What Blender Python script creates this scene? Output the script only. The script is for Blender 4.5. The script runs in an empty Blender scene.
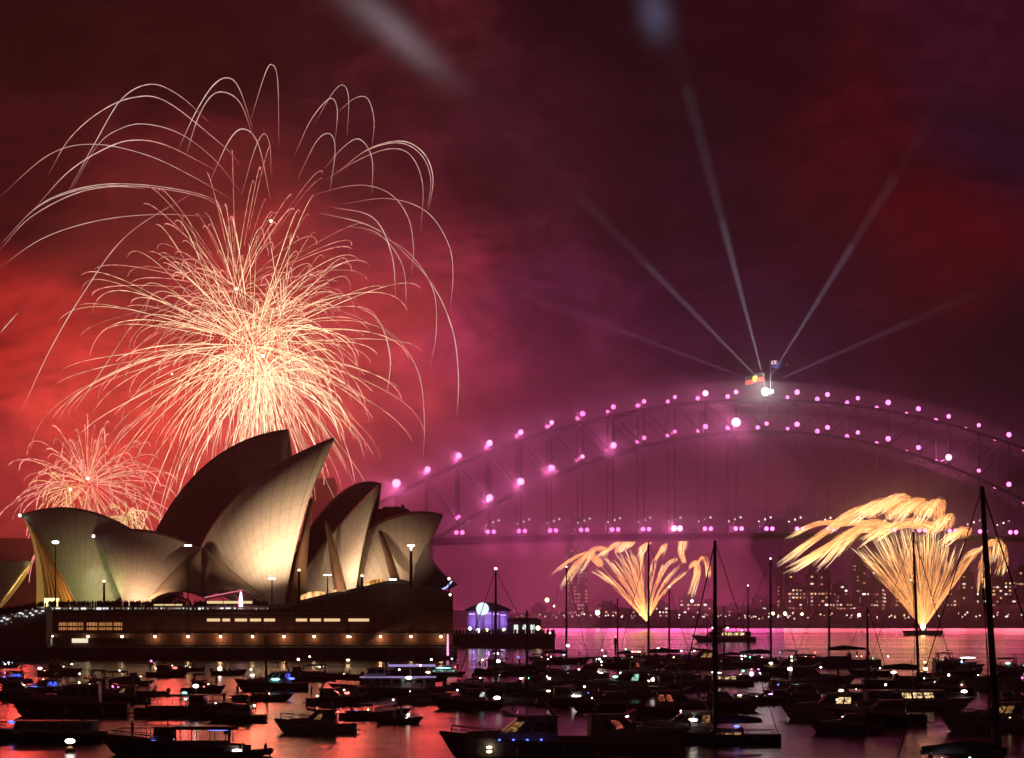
import bpy, bmesh, math, random
from math import sin, cos, pi, radians, sqrt, exp
from mathutils import Vector, Matrix

# ------------------------------------------------------------------ camera, sky, exposure
SC = bpy.context.scene
COL = SC.collection
F, EYE, HOR = 2430.0, 12.0, 614.0        # focal length in pixels, eye height, horizon row
cam = bpy.data.cameras.new('camera')
camo = bpy.data.objects.new('camera', cam)
COL.objects.link(camo)
camo.location = (0, 0, EYE)
camo.rotation_euler = (radians(90), 0, 0)
cam.sensor_fit = 'HORIZONTAL'
cam.sensor_width = 36.0
cam.lens = 36.0 * F / 1024.0
cam.shift_y = 235.0 / 1024.0
cam.clip_start = 0.5
cam.clip_end = 20000.0
SC.camera = camo
SC.view_settings.view_transform = 'Standard'
SC.view_settings.look = 'None'
SC.view_settings.exposure = 0.0
SC.view_settings.gamma = 1.0
SC.cycles.use_denoising = True
SC.cycles.max_bounces = 4
SC.cycles.diffuse_bounces = 2
SC.cycles.glossy_bounces = 3
SC.cycles.transparent_max_bounces = 12
SC.cycles.volume_bounces = 0
SC.cycles.sample_clamp_indirect = 3.0
SC.cycles.use_adaptive_sampling = False


def s2l(c):
    c = c / 255.0
    return c / 12.92 if c <= 0.04045 else ((c + 0.055) / 1.055) ** 2.4


def rgb(r, g, b):
    return (s2l(r), s2l(g), s2l(b))


def at(px, py, d):
    """world point seen at picture position px, py from d metres away"""
    return Vector(((px - 512.0) * d / F, d, EYE + (HOR - py) * d / F))


def shore(px, py):
    """point on the water seen at px, py"""
    return at(px, py, EYE * F / (py - HOR))


class NT:
    """tiny helper round a node tree"""
    def __init__(self, tree):
        self.t = tree
        self.n = tree.nodes
        self.l = tree.links

    def new(self, kind, **kw):
        n = self.n.new(kind)
        for k, v in kw.items():
            setattr(n, k, v)
        return n

    def put(self, v, sock):
        if v is None:
            return
        if isinstance(v, bpy.types.NodeSocket):
            self.l.new(v, sock)
        else:
            sock.default_value = v

    def math(self, op, a, b=None, c=None, clamp=False):
        n = self.new('ShaderNodeMath', operation=op, use_clamp=clamp)
        for i, v in enumerate((a, b, c)):
            self.put(v, n.inputs[i])
        return n.outputs[0]

    def vec(self, op, a, b=None, out=0):
        n = self.new('ShaderNodeVectorMath', operation=op)
        self.put(a, n.inputs[0])
        self.put(b, n.inputs[1])
        return n.outputs[out]

    def scale(self, a, s):
        n = self.new('ShaderNodeVectorMath', operation='SCALE')
        self.put(a, n.inputs[0])
        self.put(s, n.inputs['Scale'])
        return n.outputs[0]

    def comb(self, x, y, z):
        n = self.new('ShaderNodeCombineXYZ')
        for i, v in enumerate((x, y, z)):
            self.put(v, n.inputs[i])
        return n.outputs[0]

    def sep(self, v):
        n = self.new('ShaderNodeSeparateXYZ')
        self.put(v, n.inputs[0])
        return n.outputs

    def noise(self, v, scale, detail=3.0, rough=0.5, out='Fac'):
        n = self.new('ShaderNodeTexNoise')
        self.put(v, n.inputs['Vector'])
        n.inputs['Scale'].default_value = scale
        n.inputs['Detail'].default_value = detail
        n.inputs['Roughness'].default_value = rough
        return n.outputs[out]

    def ramp(self, f, stops):
        n = self.new('ShaderNodeValToRGB')
        e = n.color_ramp.elements
        while len(e) < len(stops):
            e.new(0.5)
        for i, (p, c) in enumerate(stops):
            e[i].position = p
            e[i].color = c if len(c) == 4 else (*c, 1)
        self.put(f, n.inputs[0])
        return n.outputs[0]

    def mix(self, f, a, b, mode='MIX'):
        n = self.new('ShaderNodeMix', data_type='RGBA', blend_type=mode)
        self.put(f, n.inputs[0])
        for v, s in ((a, n.inputs[6]), (b, n.inputs[7])):
            if isinstance(v, tuple) and len(v) == 3:
                v = (*v, 1)
            self.put(v, s)
        return n.outputs[2]


# the night sky: cloud and smoke glowing in the colours of the show. Each entry is a bearing and
# height (as seen from the harbour, in 1/F radians from the compass line of the view) and a colour.
SKY = [
    (20, 20, 42, 15, 13), (200, 40, 54, 16, 17), (20, 180, 60, 15, 14), (390, 130, 80, 27, 36), (290, 20, 60, 22, 26),
    (200, 180, 96, 26, 30), (20, 330, 206, 48, 42), (110, 400, 240, 68, 58), (290, 420, 240, 84, 84), (240, 280, 170, 42, 50), (120, 250, 104, 26, 27),
    (360, 330, 190, 56, 66), (420, 240, 140, 40, 60), (400, 430, 226, 74, 104), (470, 400, 180, 56, 96), (560, 330, 102, 36, 70), (500, 180, 74, 27, 42),
    (600, 50, 26, 11, 14), (645, 110, 30, 13, 18), (720, 235, 36, 15, 34), (700, 300, 52, 20, 50), (1012, 375, 15, 5, 12), (570, 120, 62, 22, 34), (520, 520, 176, 58, 106), (610, 470, 134, 44, 92), (690, 340, 72, 22, 54), (720, 480, 74, 19, 48),
    (690, 190, 34, 14, 26), (760, 60, 42, 10, 18), (850, 130, 82, 11, 20), (950, 240, 90, 6, 10), (985, 40, 72, 20, 38),
    (1000, 140, 40, 18, 42), (850, 320, 34, 12, 34), (900, 290, 62, 8, 16), (770, 330, 58, 20, 52), (985, 340, 22, 9, 18), (980, 450, 26, 8, 25), (850, 470, 42, 12, 34),
    (620, 600, 128, 38, 74), (900, 590, 72, 20, 44), (30, 520, 186, 48, 50), (0, 600, 110, 58, 62), (790, 200, 50, 10, 18),
    (440, 600, 176, 60, 104),
]


def build_sky():
    w = bpy.data.worlds.new('World')
    SC.world = w
    w.use_nodes = True
    T = NT(w.node_tree)
    for n in list(T.n):
        T.n.remove(n)
    out = T.new('ShaderNodeOutputWorld')
    bg = T.new('ShaderNodeBackground')
    tc = T.new('ShaderNodeTexCoord')
    d = T.sep(tc.outputs['Generated'])
    fwd = T.math('MAXIMUM', d[1], 0.05)
    a = T.math('DIVIDE', d[0], fwd)
    e = T.math('DIVIDE', d[2], fwd)
    p0 = T.comb(T.math('MULTIPLY', a, F / 100.0), T.math('MULTIPLY', e, F / 100.0), 0.0)
    # drifting smoke: the whole colour field is bent by slow noise, then broken up by streaky noise
    n1 = T.noise(T.vec('MULTIPLY', p0, (0.45, 0.75, 1.0)), 1.0, 4.0, 0.55, 'Color')
    off = T.scale(T.vec('SUBTRACT', n1, (0.5, 0.5, 0.5)), 1.5)
    p = T.vec('ADD', p0, off)
    p = T.vec('MULTIPLY', p, (1, 1, 0))
    csum = None
    wsum = None
    for (px, py, r, g, b) in SKY:
        c = ((px - 512) / 100.0, (HOR - py) / 100.0, 0.0)
        dist = T.vec('DISTANCE', p, c, 1)
        q = T.math('MULTIPLY', dist, dist)
        wt = T.math('POWER', 2.718, T.math('MULTIPLY', q, -1.0 / (0.56 ** 2)))
        wt = T.math('ADD', wt, T.math('DIVIDE', 0.002, T.math('ADD', q, 0.3)))
        dim = 0.62 if py < 150 else 0.72 if px > 480 and py < 520 else 1.0
        cc = T.scale(tuple(v * dim for v in rgb(r, g, b)), wt)
        csum = cc if csum is None else T.vec('ADD', csum, cc)
        wsum = wt if wsum is None else T.math('ADD', wsum, wt)
    col = T.scale(csum, T.math('DIVIDE', 1.0, wsum))
    n2 = T.noise(T.vec('MULTIPLY', T.vec('ADD', p0, T.scale(off, 0.6)), (0.55, 1.5, 1)), 1.3, 5.0, 0.6)
    n3 = T.noise(T.vec('MULTIPLY', T.vec('ADD', p0, T.scale(off, 0.9)), (1.3, 2.2, 1)), 2.4, 6.0, 0.62)
    col = T.scale(col, T.math('MULTIPLY', T.math('MULTIPLY_ADD', n2, 1.8, 0.1), T.math('MULTIPLY_ADD', n3, 1.5, 0.25)))
    # grey-blue patches where the searchlights meet the cloud base
    for (px, py, ang, sl, sw, r, g, b, amp) in [
            (402, 38, -42, 52, 14, 150, 142, 150, 0.42), (355, 0, -42, 50, 18, 130, 122, 130, 0.26),
            (655, 12, -80, 25, 15, 120, 128, 165, 0.3)]:
        cx, cy = (px - 512) / 100.0, (HOR - py) / 100.0
        s = T.sep(T.vec('SUBTRACT', T.vec('ADD', p0, T.scale(off, 0.12)), (cx, cy, 0)))
        ca, sa = cos(radians(ang)), sin(radians(ang))
        u = T.math('ADD', T.math('MULTIPLY', s[0], ca), T.math('MULTIPLY', s[1], sa))
        v = T.math('SUBTRACT', T.math('MULTIPLY', s[1], ca), T.math('MULTIPLY', s[0], sa))
        u = T.math('MULTIPLY', u, 100.0 / sl)
        v = T.math('MULTIPLY', v, 100.0 / sw)
        q = T.math('ADD', T.math('MULTIPLY', u, u), T.math('MULTIPLY', v, v))
        g1 = T.math('MULTIPLY', T.math('POWER', 2.718, T.math('MULTIPLY', q, -1.0)), amp)
        col = T.vec('ADD', col, T.scale(rgb(r, g, b), g1))
    # only the part of the sky over the show glows; the rest is plain dark night
    front = T.new('ShaderNodeMapRange', interpolation_type='SMOOTHSTEP')
    T.put(d[1], front.inputs[0])
    front.inputs[1].default_value, front.inputs[2].default_value = 0.84, 0.965
    high = T.new('ShaderNodeMapRange', interpolation_type='SMOOTHSTEP')
    T.put(e, high.inputs[0])
    high.inputs[1].default_value, high.inputs[2].default_value = 0.27, 0.45
    high.inputs[3].default_value, high.inputs[4].default_value = 1.0, 0.0
    col = T.mix(T.math('MULTIPLY', front.outputs[0], high.outputs[0]), (0.02, 0.006, 0.007), col)
    night = T.new('ShaderNodeTexSky', sky_type='NISHITA')
    night.sun_disc = False
    night.sun_elevation = radians(-6.0)
    night.sun_rotation = radians(200)
    col = T.vec('ADD', col, T.scale(night.outputs[0], 0.0005))
    T.l.new(col, bg.inputs[0])
    bg.inputs[1].default_value = SKYGAIN
    T.l.new(bg.outputs[0], out.inputs[0])
    w.cycles.sampling_method = 'MANUAL'
    w.cycles.sample_map_resolution = 1024


SKYGAIN = 0.86
PUFFE = 1350.0
WASH = 2.0e3
BEAM = 6.0e4
HAZE = 0.00012
build_sky()

# ------------------------------------------------------------------ materials
MATS = {}


def principled(name, col, rough=0.6, metal=0.0, spec=0.5, noise=0.0, nscale=3.0, bump=0.0, stretch=(1, 1, 1)):
    if name in MATS:
        return MATS[name]
    m = bpy.data.materials.new(name)
    m.use_nodes = True
    T = NT(m.node_tree)
    b = T.n['Principled BSDF']
    b.inputs['Base Color'].default_value = (*col, 1)
    b.inputs['Roughness'].default_value = rough
    b.inputs['Metallic'].default_value = metal
    b.inputs['Specular IOR Level'].default_value = spec
    if noise or bump:
        tc = T.new('ShaderNodeTexCoord')
        f = T.noise(T.vec('MULTIPLY', tc.outputs['Object'], stretch), nscale, 5.0, 0.6)
        if noise:
            k = T.math('MULTIPLY_ADD', f, 2 * noise, 1 - noise)
            T.l.new(T.scale(tuple(col), k), b.inputs['Base Color'])
            T.l.new(T.math('MULTIPLY_ADD', f, 0.25, max(0.03, rough - 0.12)), b.inputs['Roughness'])
        if bump:
            bn = T.new('ShaderNodeBump')
            bn.inputs['Strength'].default_value = bump
            T.l.new(f, bn.inputs['Height'])
            T.l.new(bn.outputs[0], b.inputs['Normal'])
    MATS[name] = m
    return m


def glow(name, col, strength, sampled=False):
    if name in MATS:
        return MATS[name]
    m = bpy.data.materials.new(name)
    m.use_nodes = True
    T = NT(m.node_tree)
    for n in list(T.n):
        T.n.remove(n)
    e = T.new('ShaderNodeEmission')
    e.inputs[0].default_value = (*col, 1)
    e.inputs[1].default_value = strength
    o = T.new('ShaderNodeOutputMaterial')
    T.l.new(e.outputs[0], o.inputs[0])
    m.cycles.emission_sampling = 'AUTO' if sampled else 'NONE'
    MATS[name] = m
    return m


def lit_window(name, col, strength):
    """a lit room seen through glass: uneven, with darker furniture and curtains"""
    if name in MATS:
        return MATS[name]
    m = glow(name, col, strength)
    T = NT(m.node_tree)
    tc = T.new('ShaderNodeTexCoord')
    f = T.noise(T.vec('MULTIPLY', tc.outputs['Object'], (2.2, 2.2, 3.0)), 1.0, 3.0, 0.6)
    k = T.math('MULTIPLY_ADD', T.math('SUBTRACT', f, 0.42, None, True), 5.0, 0.06)
    e = [n for n in T.n if n.type == 'EMISSION'][0]
    T.l.new(T.math('MULTIPLY', k, strength), e.inputs[1])
    return m


def spark_mat(name, strength):
    """glowing sparks: each carries its own heat colour along its path"""
    if name in MATS:
        return MATS[name]
    m = glow(name, (1, 1, 1), strength)
    T = NT(m.node_tree)
    at_ = T.new('ShaderNodeAttribute', attribute_name='ember')
    e = [n for n in T.n if n.type == 'EMISSION'][0]
    T.l.new(at_.outputs['Color'], e.inputs[0])
    return m


# ------------------------------------------------------------------ mesh building
class MB:
    def __init__(self):
        self.v, self.f, self.m, self.c, self.mats, self.cur = [], [], [], [], [], 0
        self.uv = None

    def mat(self, m):
        if m not in self.mats:
            self.mats.append(m)
        self.cur = self.mats.index(m)
        return self

    def face(self, idx):
        self.f.append(tuple(idx))
        self.m.append(self.cur)

    def add(self, verts, faces):
        b = len(self.v)
        self.v.extend(tuple(v) for v in verts)
        for f in faces:
            self.face([b + i for i in f])
        return b

    def box(self, x0, x1, y0, y1, z0, z1):
        self.add([(x, y, z) for z in (z0, z1) for y in (y0, y1) for x in (x0, x1)],
                 [(0, 2, 3, 1), (4, 5, 7, 6), (0, 1, 5, 4), (2, 6, 7, 3), (0, 4, 6, 2), (1, 3, 7, 5)])
        return self

    def taper(self, cx, cy, z0, z1, w0, d0, w1, d1, dx=0.0):
        self.add([(cx + sx * w0 / 2, cy + sy * d0 / 2, z0) for sx, sy in ((-1, -1), (1, -1), (1, 1), (-1, 1))] +
                 [(cx + dx + sx * w1 / 2, cy + sy * d1 / 2, z1) for sx, sy in ((-1, -1), (1, -1), (1, 1), (-1, 1))],
                 [(0, 3, 2, 1), (4, 5, 6, 7), (0, 1, 5, 4), (1, 2, 6, 5), (2, 3, 7, 6), (3, 0, 4, 7)])
        return self

    def bar(self, p, q, w, h=None):
        """square bar from p to q"""
        return self.tube([p, q], [w * 0.7071, w * 0.7071] if h is None else [w, h], 4, twist=pi / 4)

    def tube(self, pts, rad, n=6, cols=None, twist=0.0, cap=True):
        pts = [Vector(p) for p in pts]
        k = len(pts)
        if not isinstance(rad, (list, tuple)):
            rad = [rad] * k
        b = len(self.v)
        ref = None
        for i, p in enumerate(pts):
            t = (pts[min(i + 1, k - 1)] - pts[max(i - 1, 0)])
            if t.length < 1e-9:
                t = Vector((0, 0, 1))
            t.normalize()
            if ref is None:
                ref = Vector((0, 0, 1)) if abs(t.z) < 0.9 else Vector((1, 0, 0))
            s = t.cross(ref)
            if s.length < 1e-6:
                s = t.cross(Vector((0, 1, 0.3)))
            s.normalize()
            u = s.cross(t)
            ref = u
            for j in range(n):
                a = twist + 2 * pi * j / n
                self.v.append(tuple(p + (s * cos(a) + u * sin(a)) * rad[i]))
                if cols:
                    self.c.append(cols[i])
        for i in range(k - 1):
            for j in range(n):
                j2 = (j + 1) % n
                self.face((b + i * n + j, b + i * n + j2, b + (i + 1) * n + j2, b + (i + 1) * n + j))
        if cap and n > 2:
            self.face([b + j for j in range(n)][::-1])
            self.face([b + (k - 1) * n + j for j in range(n)])
        return self

    def ball(self, c, r, n=8, m=5, sq=(1, 1, 1)):
        pts = [(c[0], c[1], c[2] - r * sq[2])]
        for i in range(1, m):
            t = -pi / 2 + pi * i / m
            for j in range(n):
                a = 2 * pi * j / n
                pts.append((c[0] + r * sq[0] * cos(t) * cos(a), c[1] + r * sq[1] * cos(t) * sin(a), c[2] + r * sq[2] * sin(t)))
        pts.append((c[0], c[1], c[2] + r * sq[2]))
        fs = []
        for j in range(n):
            fs.append((0, 1 + (j + 1) % n, 1 + j))
        for i in range(m - 2):
            for j in range(n):
                a, b2 = 1 + i * n + j, 1 + i * n + (j + 1) % n
                fs.append((a, b2, b2 + n, a + n))
        last = len(pts) - 1
        for j in range(n):
            a = 1 + (m - 2) * n
            fs.append((a + j, a + (j + 1) % n, last))
        self.add(pts, fs)
        return self

    def prism(self, poly, y0, y1, y0b=None):
        """side-on outline (x, z) given thickness along y"""
        n = len(poly)
        b = self.add([(x, y0, z) for x, z in poly] + [(x, y1, z) for x, z in poly], [])
        self.face([b + i for i in range(n)])
        self.face([b + n + i for i in range(n)][::-1])
        for i in range(n):
            j = (i + 1) % n
            self.face((b + i, b + n + i, b + n + j, b + j))
        return self

    def loft(self, rings, cap=True):
        n = len(rings[0])
        b = len(self.v)
        for r in rings:
            self.v.extend(tuple(p) for p in r)
        for i in range(len(rings) - 1):
            for j in range(n):
                k = (j + 1) % n
                self.face((b + i * n + j, b + i * n + k, b + (i + 1) * n + k, b + (i + 1) * n + j))
        if cap:
            self.face([b + j for j in range(n)][::-1])
            self.face([b + (len(rings) - 1) * n + j for j in range(n)])
        return self

    def build(self, name, mat=None, parent=None, smooth=False, fix=True):
        me = bpy.data.meshes.new(name)
        me.from_pydata(self.v, [], self.f)
        for m in (self.mats or [mat]):
            if m:
                me.materials.append(m)
        if self.mats:
            me.polygons.foreach_set('material_index', self.m)
        if self.c:
            a = me.color_attributes.new('ember', 'FLOAT_COLOR', 'POINT')
            a.data.foreach_set('color', [x for c in self.c for x in (*c, 1.0)])
        if fix and not self.c:
            bm = bmesh.new()
            bm.from_mesh(me)
            bmesh.ops.recalc_face_normals(bm, faces=bm.faces)
            bm.to_mesh(me)
            bm.free()
        if smooth:
            me.polygons.foreach_set('use_smooth', [True] * len(me.polygons))
        o = bpy.data.objects.new(name, me)
        COL.objects.link(o)
        if parent:
            o.parent = parent
        return o


def tag(o, label=None, cat=None, group=None, kind=None):
    if label:
        o['label'] = label
    if cat:
        o['category'] = cat
    if group:
        o['group'] = group
    if kind:
        o['kind'] = kind
    return o


def empty(name, loc=(0, 0, 0), rz=0.0, label=None, cat=None, group=None):
    o = bpy.data.objects.new(name, None)
    COL.objects.link(o)
    o.location = loc
    o.rotation_euler = (0, 0, rz)
    o.empty_display_size = 0.5
    return tag(o, label, cat, group)


def dup(o, loc, rz=0.0, label=None, group=None, scale=None):
    r = o.copy()
    COL.objects.link(r)
    r.location = loc
    r.rotation_euler = (0, 0, rz)
    if scale:
        r.scale = (scale,) * 3
    if label:
        r['label'] = label
    if group:
        r['group'] = group
    for ch in list(o.children):
        c = ch.copy()
        COL.objects.link(c)
        c.parent = r
        for g in list(ch.children):
            d = g.copy()
            COL.objects.link(d)
            d.parent = c
    return r


def lamp(name, kind, loc, energy, col, parent=None, target=None, size=0.2, spot=None, blend=0.5):
    l = bpy.data.lights.new(name, kind)
    l.energy = energy
    l.color = col
    l.shadow_soft_size = size
    if spot:
        l.spot_size = radians(spot)
        l.spot_blend = blend
    o = bpy.data.objects.new(name, l)
    COL.objects.link(o)
    o.location = loc
    if target is not None:
        base = Vector(loc) + (parent.location if parent else Vector())
        o.rotation_euler = (Vector(target) - base).to_track_quat('-Z', 'Y').to_euler()
    if parent:
        o.parent = parent
    return o


def catmull(pts, n):
    pts = [Vector(p) for p in pts]
    q = [2 * pts[0] - pts[1]] + pts + [2 * pts[-1] - pts[-2]]
    out = []
    for i in range(1, len(q) - 2):
        for s in range(n):
            t = s / n
            a, b, c, d = q[i - 1], q[i], q[i + 1], q[i + 2]
            out.append(0.5 * ((2 * b) + (c - a) * t + (2 * a - 5 * b + 4 * c - d) * t * t + (3 * b - a - 3 * c + d) * t ** 3))
    out.append(pts[-1])
    return out


def bez(a, c, b, t):
    return a * (1 - t) ** 2 + c * (2 * t * (1 - t)) + b * t * t


# shared materials
M_STEEL = principled('painted steel', (0.05, 0.05, 0.055), 0.5, 0.2, noise=0.25, nscale=0.8)
M_DARKSTEEL = principled('dark steel', (0.03, 0.03, 0.035), 0.5, 0.4, noise=0.2)
M_GRANITE = principled('granite blocks', (0.2, 0.16, 0.14), 0.85, noise=0.3, nscale=0.3, bump=0.2)
M_CONC = principled('weathered concrete', (0.22, 0.19, 0.17), 0.85, noise=0.3, nscale=0.4)
M_BLACK = principled('black rubber', (0.02, 0.02, 0.022), 0.6, noise=0.2)
M_GLASS = principled('tinted glass', (0.015, 0.018, 0.022), 0.08, 0.0, 0.8)
M_ALU = principled('anodised aluminium', (0.35, 0.35, 0.37), 0.35, 0.8, noise=0.15)
M_WARM = glow('warm lamp', (1.0, 0.72, 0.42), 9.0)
M_WHITE = glow('white lamp', (1.0, 0.93, 0.85), 9.0)
M_PINK = glow('pink lamp', (1.0, 0.17, 0.58), 4.6)
M_GREEN = glow('green lamp', (0.25, 1.0, 0.55), 5.0)
M_RED = glow('red lamp', (1.0, 0.15, 0.12), 5.0)
M_BLUE = glow('blue lamp', (0.12, 0.2, 1.0), 3.0)
M_PURPLE = glow('purple lamp', (0.75, 0.25, 1.0), 6.0)
M_TEAL = glow('teal lamp', (0.35, 0.9, 0.95), 2.5)
M_AMBER = lit_window('amber window', (1.0, 0.5, 0.16), 1.8)
M_CREAM = lit_window('cream window', (1.0, 0.66, 0.32), 1.8)

# ------------------------------------------------------------------ water, far land, haze
def build_water():
    m = bpy.data.materials.new('harbour water')
    m.use_nodes = True
    T = NT(m.node_tree)
    b = T.n['Principled BSDF']
    b.inputs['Base Color'].default_value = (0.006, 0.007, 0.01, 1)
    b.inputs['IOR'].default_value = 1.5
    b.inputs['Roughness'].default_value = 0.16
    tc = T.new('ShaderNodeTexCoord')
    p = tc.outputs['Object']
    swell = T.noise(T.vec('MULTIPLY', p, (0.05, 0.12, 0.1)), 1.0, 3.0, 0.5)
    chop = T.noise(T.vec('MULTIPLY', p, (0.35, 0.8, 0.5)), 1.0, 4.0, 0.6)
    h = T.math('ADD', T.math('MULTIPLY', swell, 1.6), T.math('MULTIPLY', chop, 0.5))
    bn = T.new('ShaderNodeBump')
    bn.inputs['Strength'].default_value = 0.24
    bn.inputs['Distance'].default_value = 0.8
    T.l.new(h, bn.inputs['Height'])
    T.l.new(bn.outputs[0], b.inputs['Normal'])
    # wind lanes: smoother and rougher strips of water
    lane = T.noise(T.vec('MULTIPLY', p, (0.004, 0.03, 0.1)), 1.0, 3.0, 0.55)
    T.l.new(T.math('MULTIPLY_ADD', lane, 0.3, 0.03), b.inputs['Roughness'])
    g = MB()
    g.add([(-2600, -300, 0), (2600, -300, 0), (2600, 2700, 0), (-2600, 2700, 0)], [(0, 1, 2, 3)])
    o = g.build('water', m)
    tag(o, 'dark harbour water mirroring the red and pink sky', 'water', kind='structure')


def build_shore():
    rnd = random.Random(4)
    prof = [(-60, 600), (200, 596), (380, 600), (440, 604), (500, 606), (560, 603), (620, 601), (680, 603), (720, 598), (760, 594),
            (820, 590), (880, 593), (940, 590), (1000, 588), (1100, 586), (1300, 590)]
    g = MB()
    D0, D1, D2 = 2085.0, 2160.0, 2600.0
    nx = 90
    xs = [-60 + (1360) * i / nx for i in range(nx + 1)]

    def h(px):
        for (a, ya), (b, yb) in zip(prof, prof[1:]):
            if a <= px <= b:
                y = ya + (yb - ya) * (px - a) / (b - a)
                return EYE + (HOR - y - 7) * D1 / F
        return 20.0
    rows = []
    for k, (D, s) in enumerate(((D0, 0.0), (D0 + 2, 0.16), (D1, 0.6), (D2, 1.0), (2680, 0.8))):
        row = []
        for x in xs:
            X = (x - 512) * D / F
            z = h(x) * s + (rnd.uniform(-2.5, 2.5) if 0.3 < s < 2 else 0)
            if k == 0:
                z = -0.5
            row.append((X, D, z))
        rows.append(row)
    b = g.add([p for r in rows for p in r], [])
    n = nx + 1
    for k in range(len(rows) - 1):
        for i in range(nx):
            g.face((b + k * n + i, b + k * n + i + 1, b + (k + 1) * n + i + 1, b + (k + 1) * n + i))
    o = g.build('terrain', principled('wooded shore', (0.035, 0.032, 0.025), 0.9, noise=0.5, nscale=0.03), smooth=False)
    tag(o, 'dark low wooded shore across the harbour', 'shore', kind='structure')


def build_haze():
    m = bpy.data.materials.new('smoky night air')
    m.use_nodes = True
    T = NT(m.node_tree)
    for n in list(T.n):
        T.n.remove(n)
    v = T.new('ShaderNodeVolumePrincipled')
    v.inputs['Color'].default_value = (0.93, 0.88, 0.92, 1)
    v.inputs['Density'].default_value = HAZE
    v.inputs['Anisotropy'].default_value = 0.72
    o = T.new('ShaderNodeOutputMaterial')
    T.l.new(v.outputs[0], o.inputs['Volume'])
    g = MB()
    g.box(-2700, 2700, -320, 2800, -1.5, 430)
    h = g.build('haze', m)
    tag(h, 'thin smoky air hanging over the whole harbour', 'haze', kind='stuff')


build_water()
build_shore()
if HAZE > 0:
    build_haze()

# ------------------------------------------------------------------ the concert hall
SHELL_N = [0]


def tile_mat(name, col, line, nu, nv):
    """glazed tiles in panels that fan out from the pedestal (UV: along the ridge, down each rib)"""
    m = bpy.data.materials.new(name)
    m.use_nodes = True
    T = NT(m.node_tree)
    b = T.n['Principled BSDF']
    b.inputs['Roughness'].default_value = 0.58
    uv = T.new('ShaderNodeUVMap')
    s = T.sep(uv.outputs[0])
    fu = T.math('FRACT', T.math('MULTIPLY', s[0], nu))
    fv = T.math('FRACT', T.math('ADD', T.math('MULTIPLY', s[1], nv), T.math('MULTIPLY', T.math('ABSOLUTE', T.math('SUBTRACT', fu, 0.5)), 0.5)))
    lu = T.math('LESS_THAN', T.math('ABSOLUTE', T.math('SUBTRACT', fu, 0.5)), 0.03)
    lv = T.math('LESS_THAN', T.math('ABSOLUTE', T.math('SUBTRACT', fv, 0.5)), 0.035)
    ln = T.math('MAXIMUM', T.math('MULTIPLY', lu, 0.6), T.math('MULTIPLY', lv, 0.32))
    tc = T.new('ShaderNodeTexCoord')
    n1 = T.noise(tc.outputs['Object'], 0.25, 5.0, 0.65)
    n2 = T.noise(tc.outputs['Object'], 3.0, 2.0, 0.6)
    k = T.math('MULTIPLY_ADD', n1, 0.34, T.math('MULTIPLY_ADD', n2, 0.3, 0.68))
    cc = T.mix(ln, col, line)
    T.l.new(T.scale(cc, k), b.inputs['Base Color'])
    bn = T.new('ShaderNodeBump')
    bn.inputs['Strength'].default_value = 0.25
    T.l.new(T.math('SUBTRACT', 1.0, ln), bn.inputs['Height'])
    T.l.new(bn.outputs[0], b.inputs['Normal'])
    return m


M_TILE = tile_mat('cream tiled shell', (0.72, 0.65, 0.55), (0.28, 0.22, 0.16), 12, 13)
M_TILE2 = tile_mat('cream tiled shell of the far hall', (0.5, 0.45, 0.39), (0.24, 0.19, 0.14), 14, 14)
M_BRONZE = principled('bronze louvres', (0.2, 0.12, 0.07), 0.55, 0.1, noise=0.3, nscale=0.5)
M_PANEL = None


def shell(parent, Vp, Tp, Pp, Rm, Fm, Bm, axis, ped, mat, far=None, vmax=1.0, nu=26, nv=22, thick=0.9):
    """One roof shell. Vp valley point, Tp tip, Rm middle of the ridge (on the centre plane at depth `axis`);
    Pp pedestal (at depth `ped`), Fm / Bm middles of the mouth edge and of the rear edge. The other half is its mirror."""
    V, T_, R_ = at(*Vp, axis), at(*Tp, axis), at(*Rm, axis)
    P = at(*Pp, ped)
    dm = axis + (ped - axis) * 0.7
    Mf, Mb = at(*Fm, dm), at(*Bm, dm)
    CR = 2 * R_ - (V + T_) / 2
    g = MB()
    uvs = []
    halves = []
    for side in (0, 1):
        rows = []
        for i in range(nu + 1):
            u = i / nu
            R = bez(V, CR, T_, u)
            chord = V.lerp(T_, u)
            M = Mb.lerp(Mf, u) + (R - chord) * 0.62 + Vector((0, -1.6 * 4 * u * (1 - u), 0))
            C = 2 * M - (R + P) / 2
            row = []
            for j in range(nv + 1):
                v = vmax * j / nv
                q = bez(R, C, P, v)
                if side:
                    q = Vector((q.x, 2 * axis - q.y, q.z))
                    if far is not None:
                        q = q + far * v ** 1.15
                row.append(q)
            rows.append(row)
        halves.append(rows)
    for side, rows in enumerate(halves):
        b = g.add([p for r in rows for p in r], [])
        w = nv + 1
        for i in range(nu):
            for j in range(nv):
                q = (b + i * w + j, b + (i + 1) * w + j, b + (i + 1) * w + j + 1, b + i * w + j + 1)
                if side:
                    q = q[::-1]
                g.face(q)
                a = [(i / nu, j / nv), ((i + 1) / nu, j / nv), ((i + 1) / nu, (j + 1) / nv), (i / nu, (j + 1) / nv)]
                uvs.extend(a[::-1] if side else a)
    o = g.build('shell', mat, parent, smooth=True, fix=False)
    lay = o.data.uv_layers.new(name='UVMap')
    lay.data.foreach_set('uv', [c for p in uvs for c in p])
    s = o.modifiers.new('thickness', 'SOLIDIFY')
    s.thickness = thick
    s.offset = -1
    return o, halves


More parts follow.
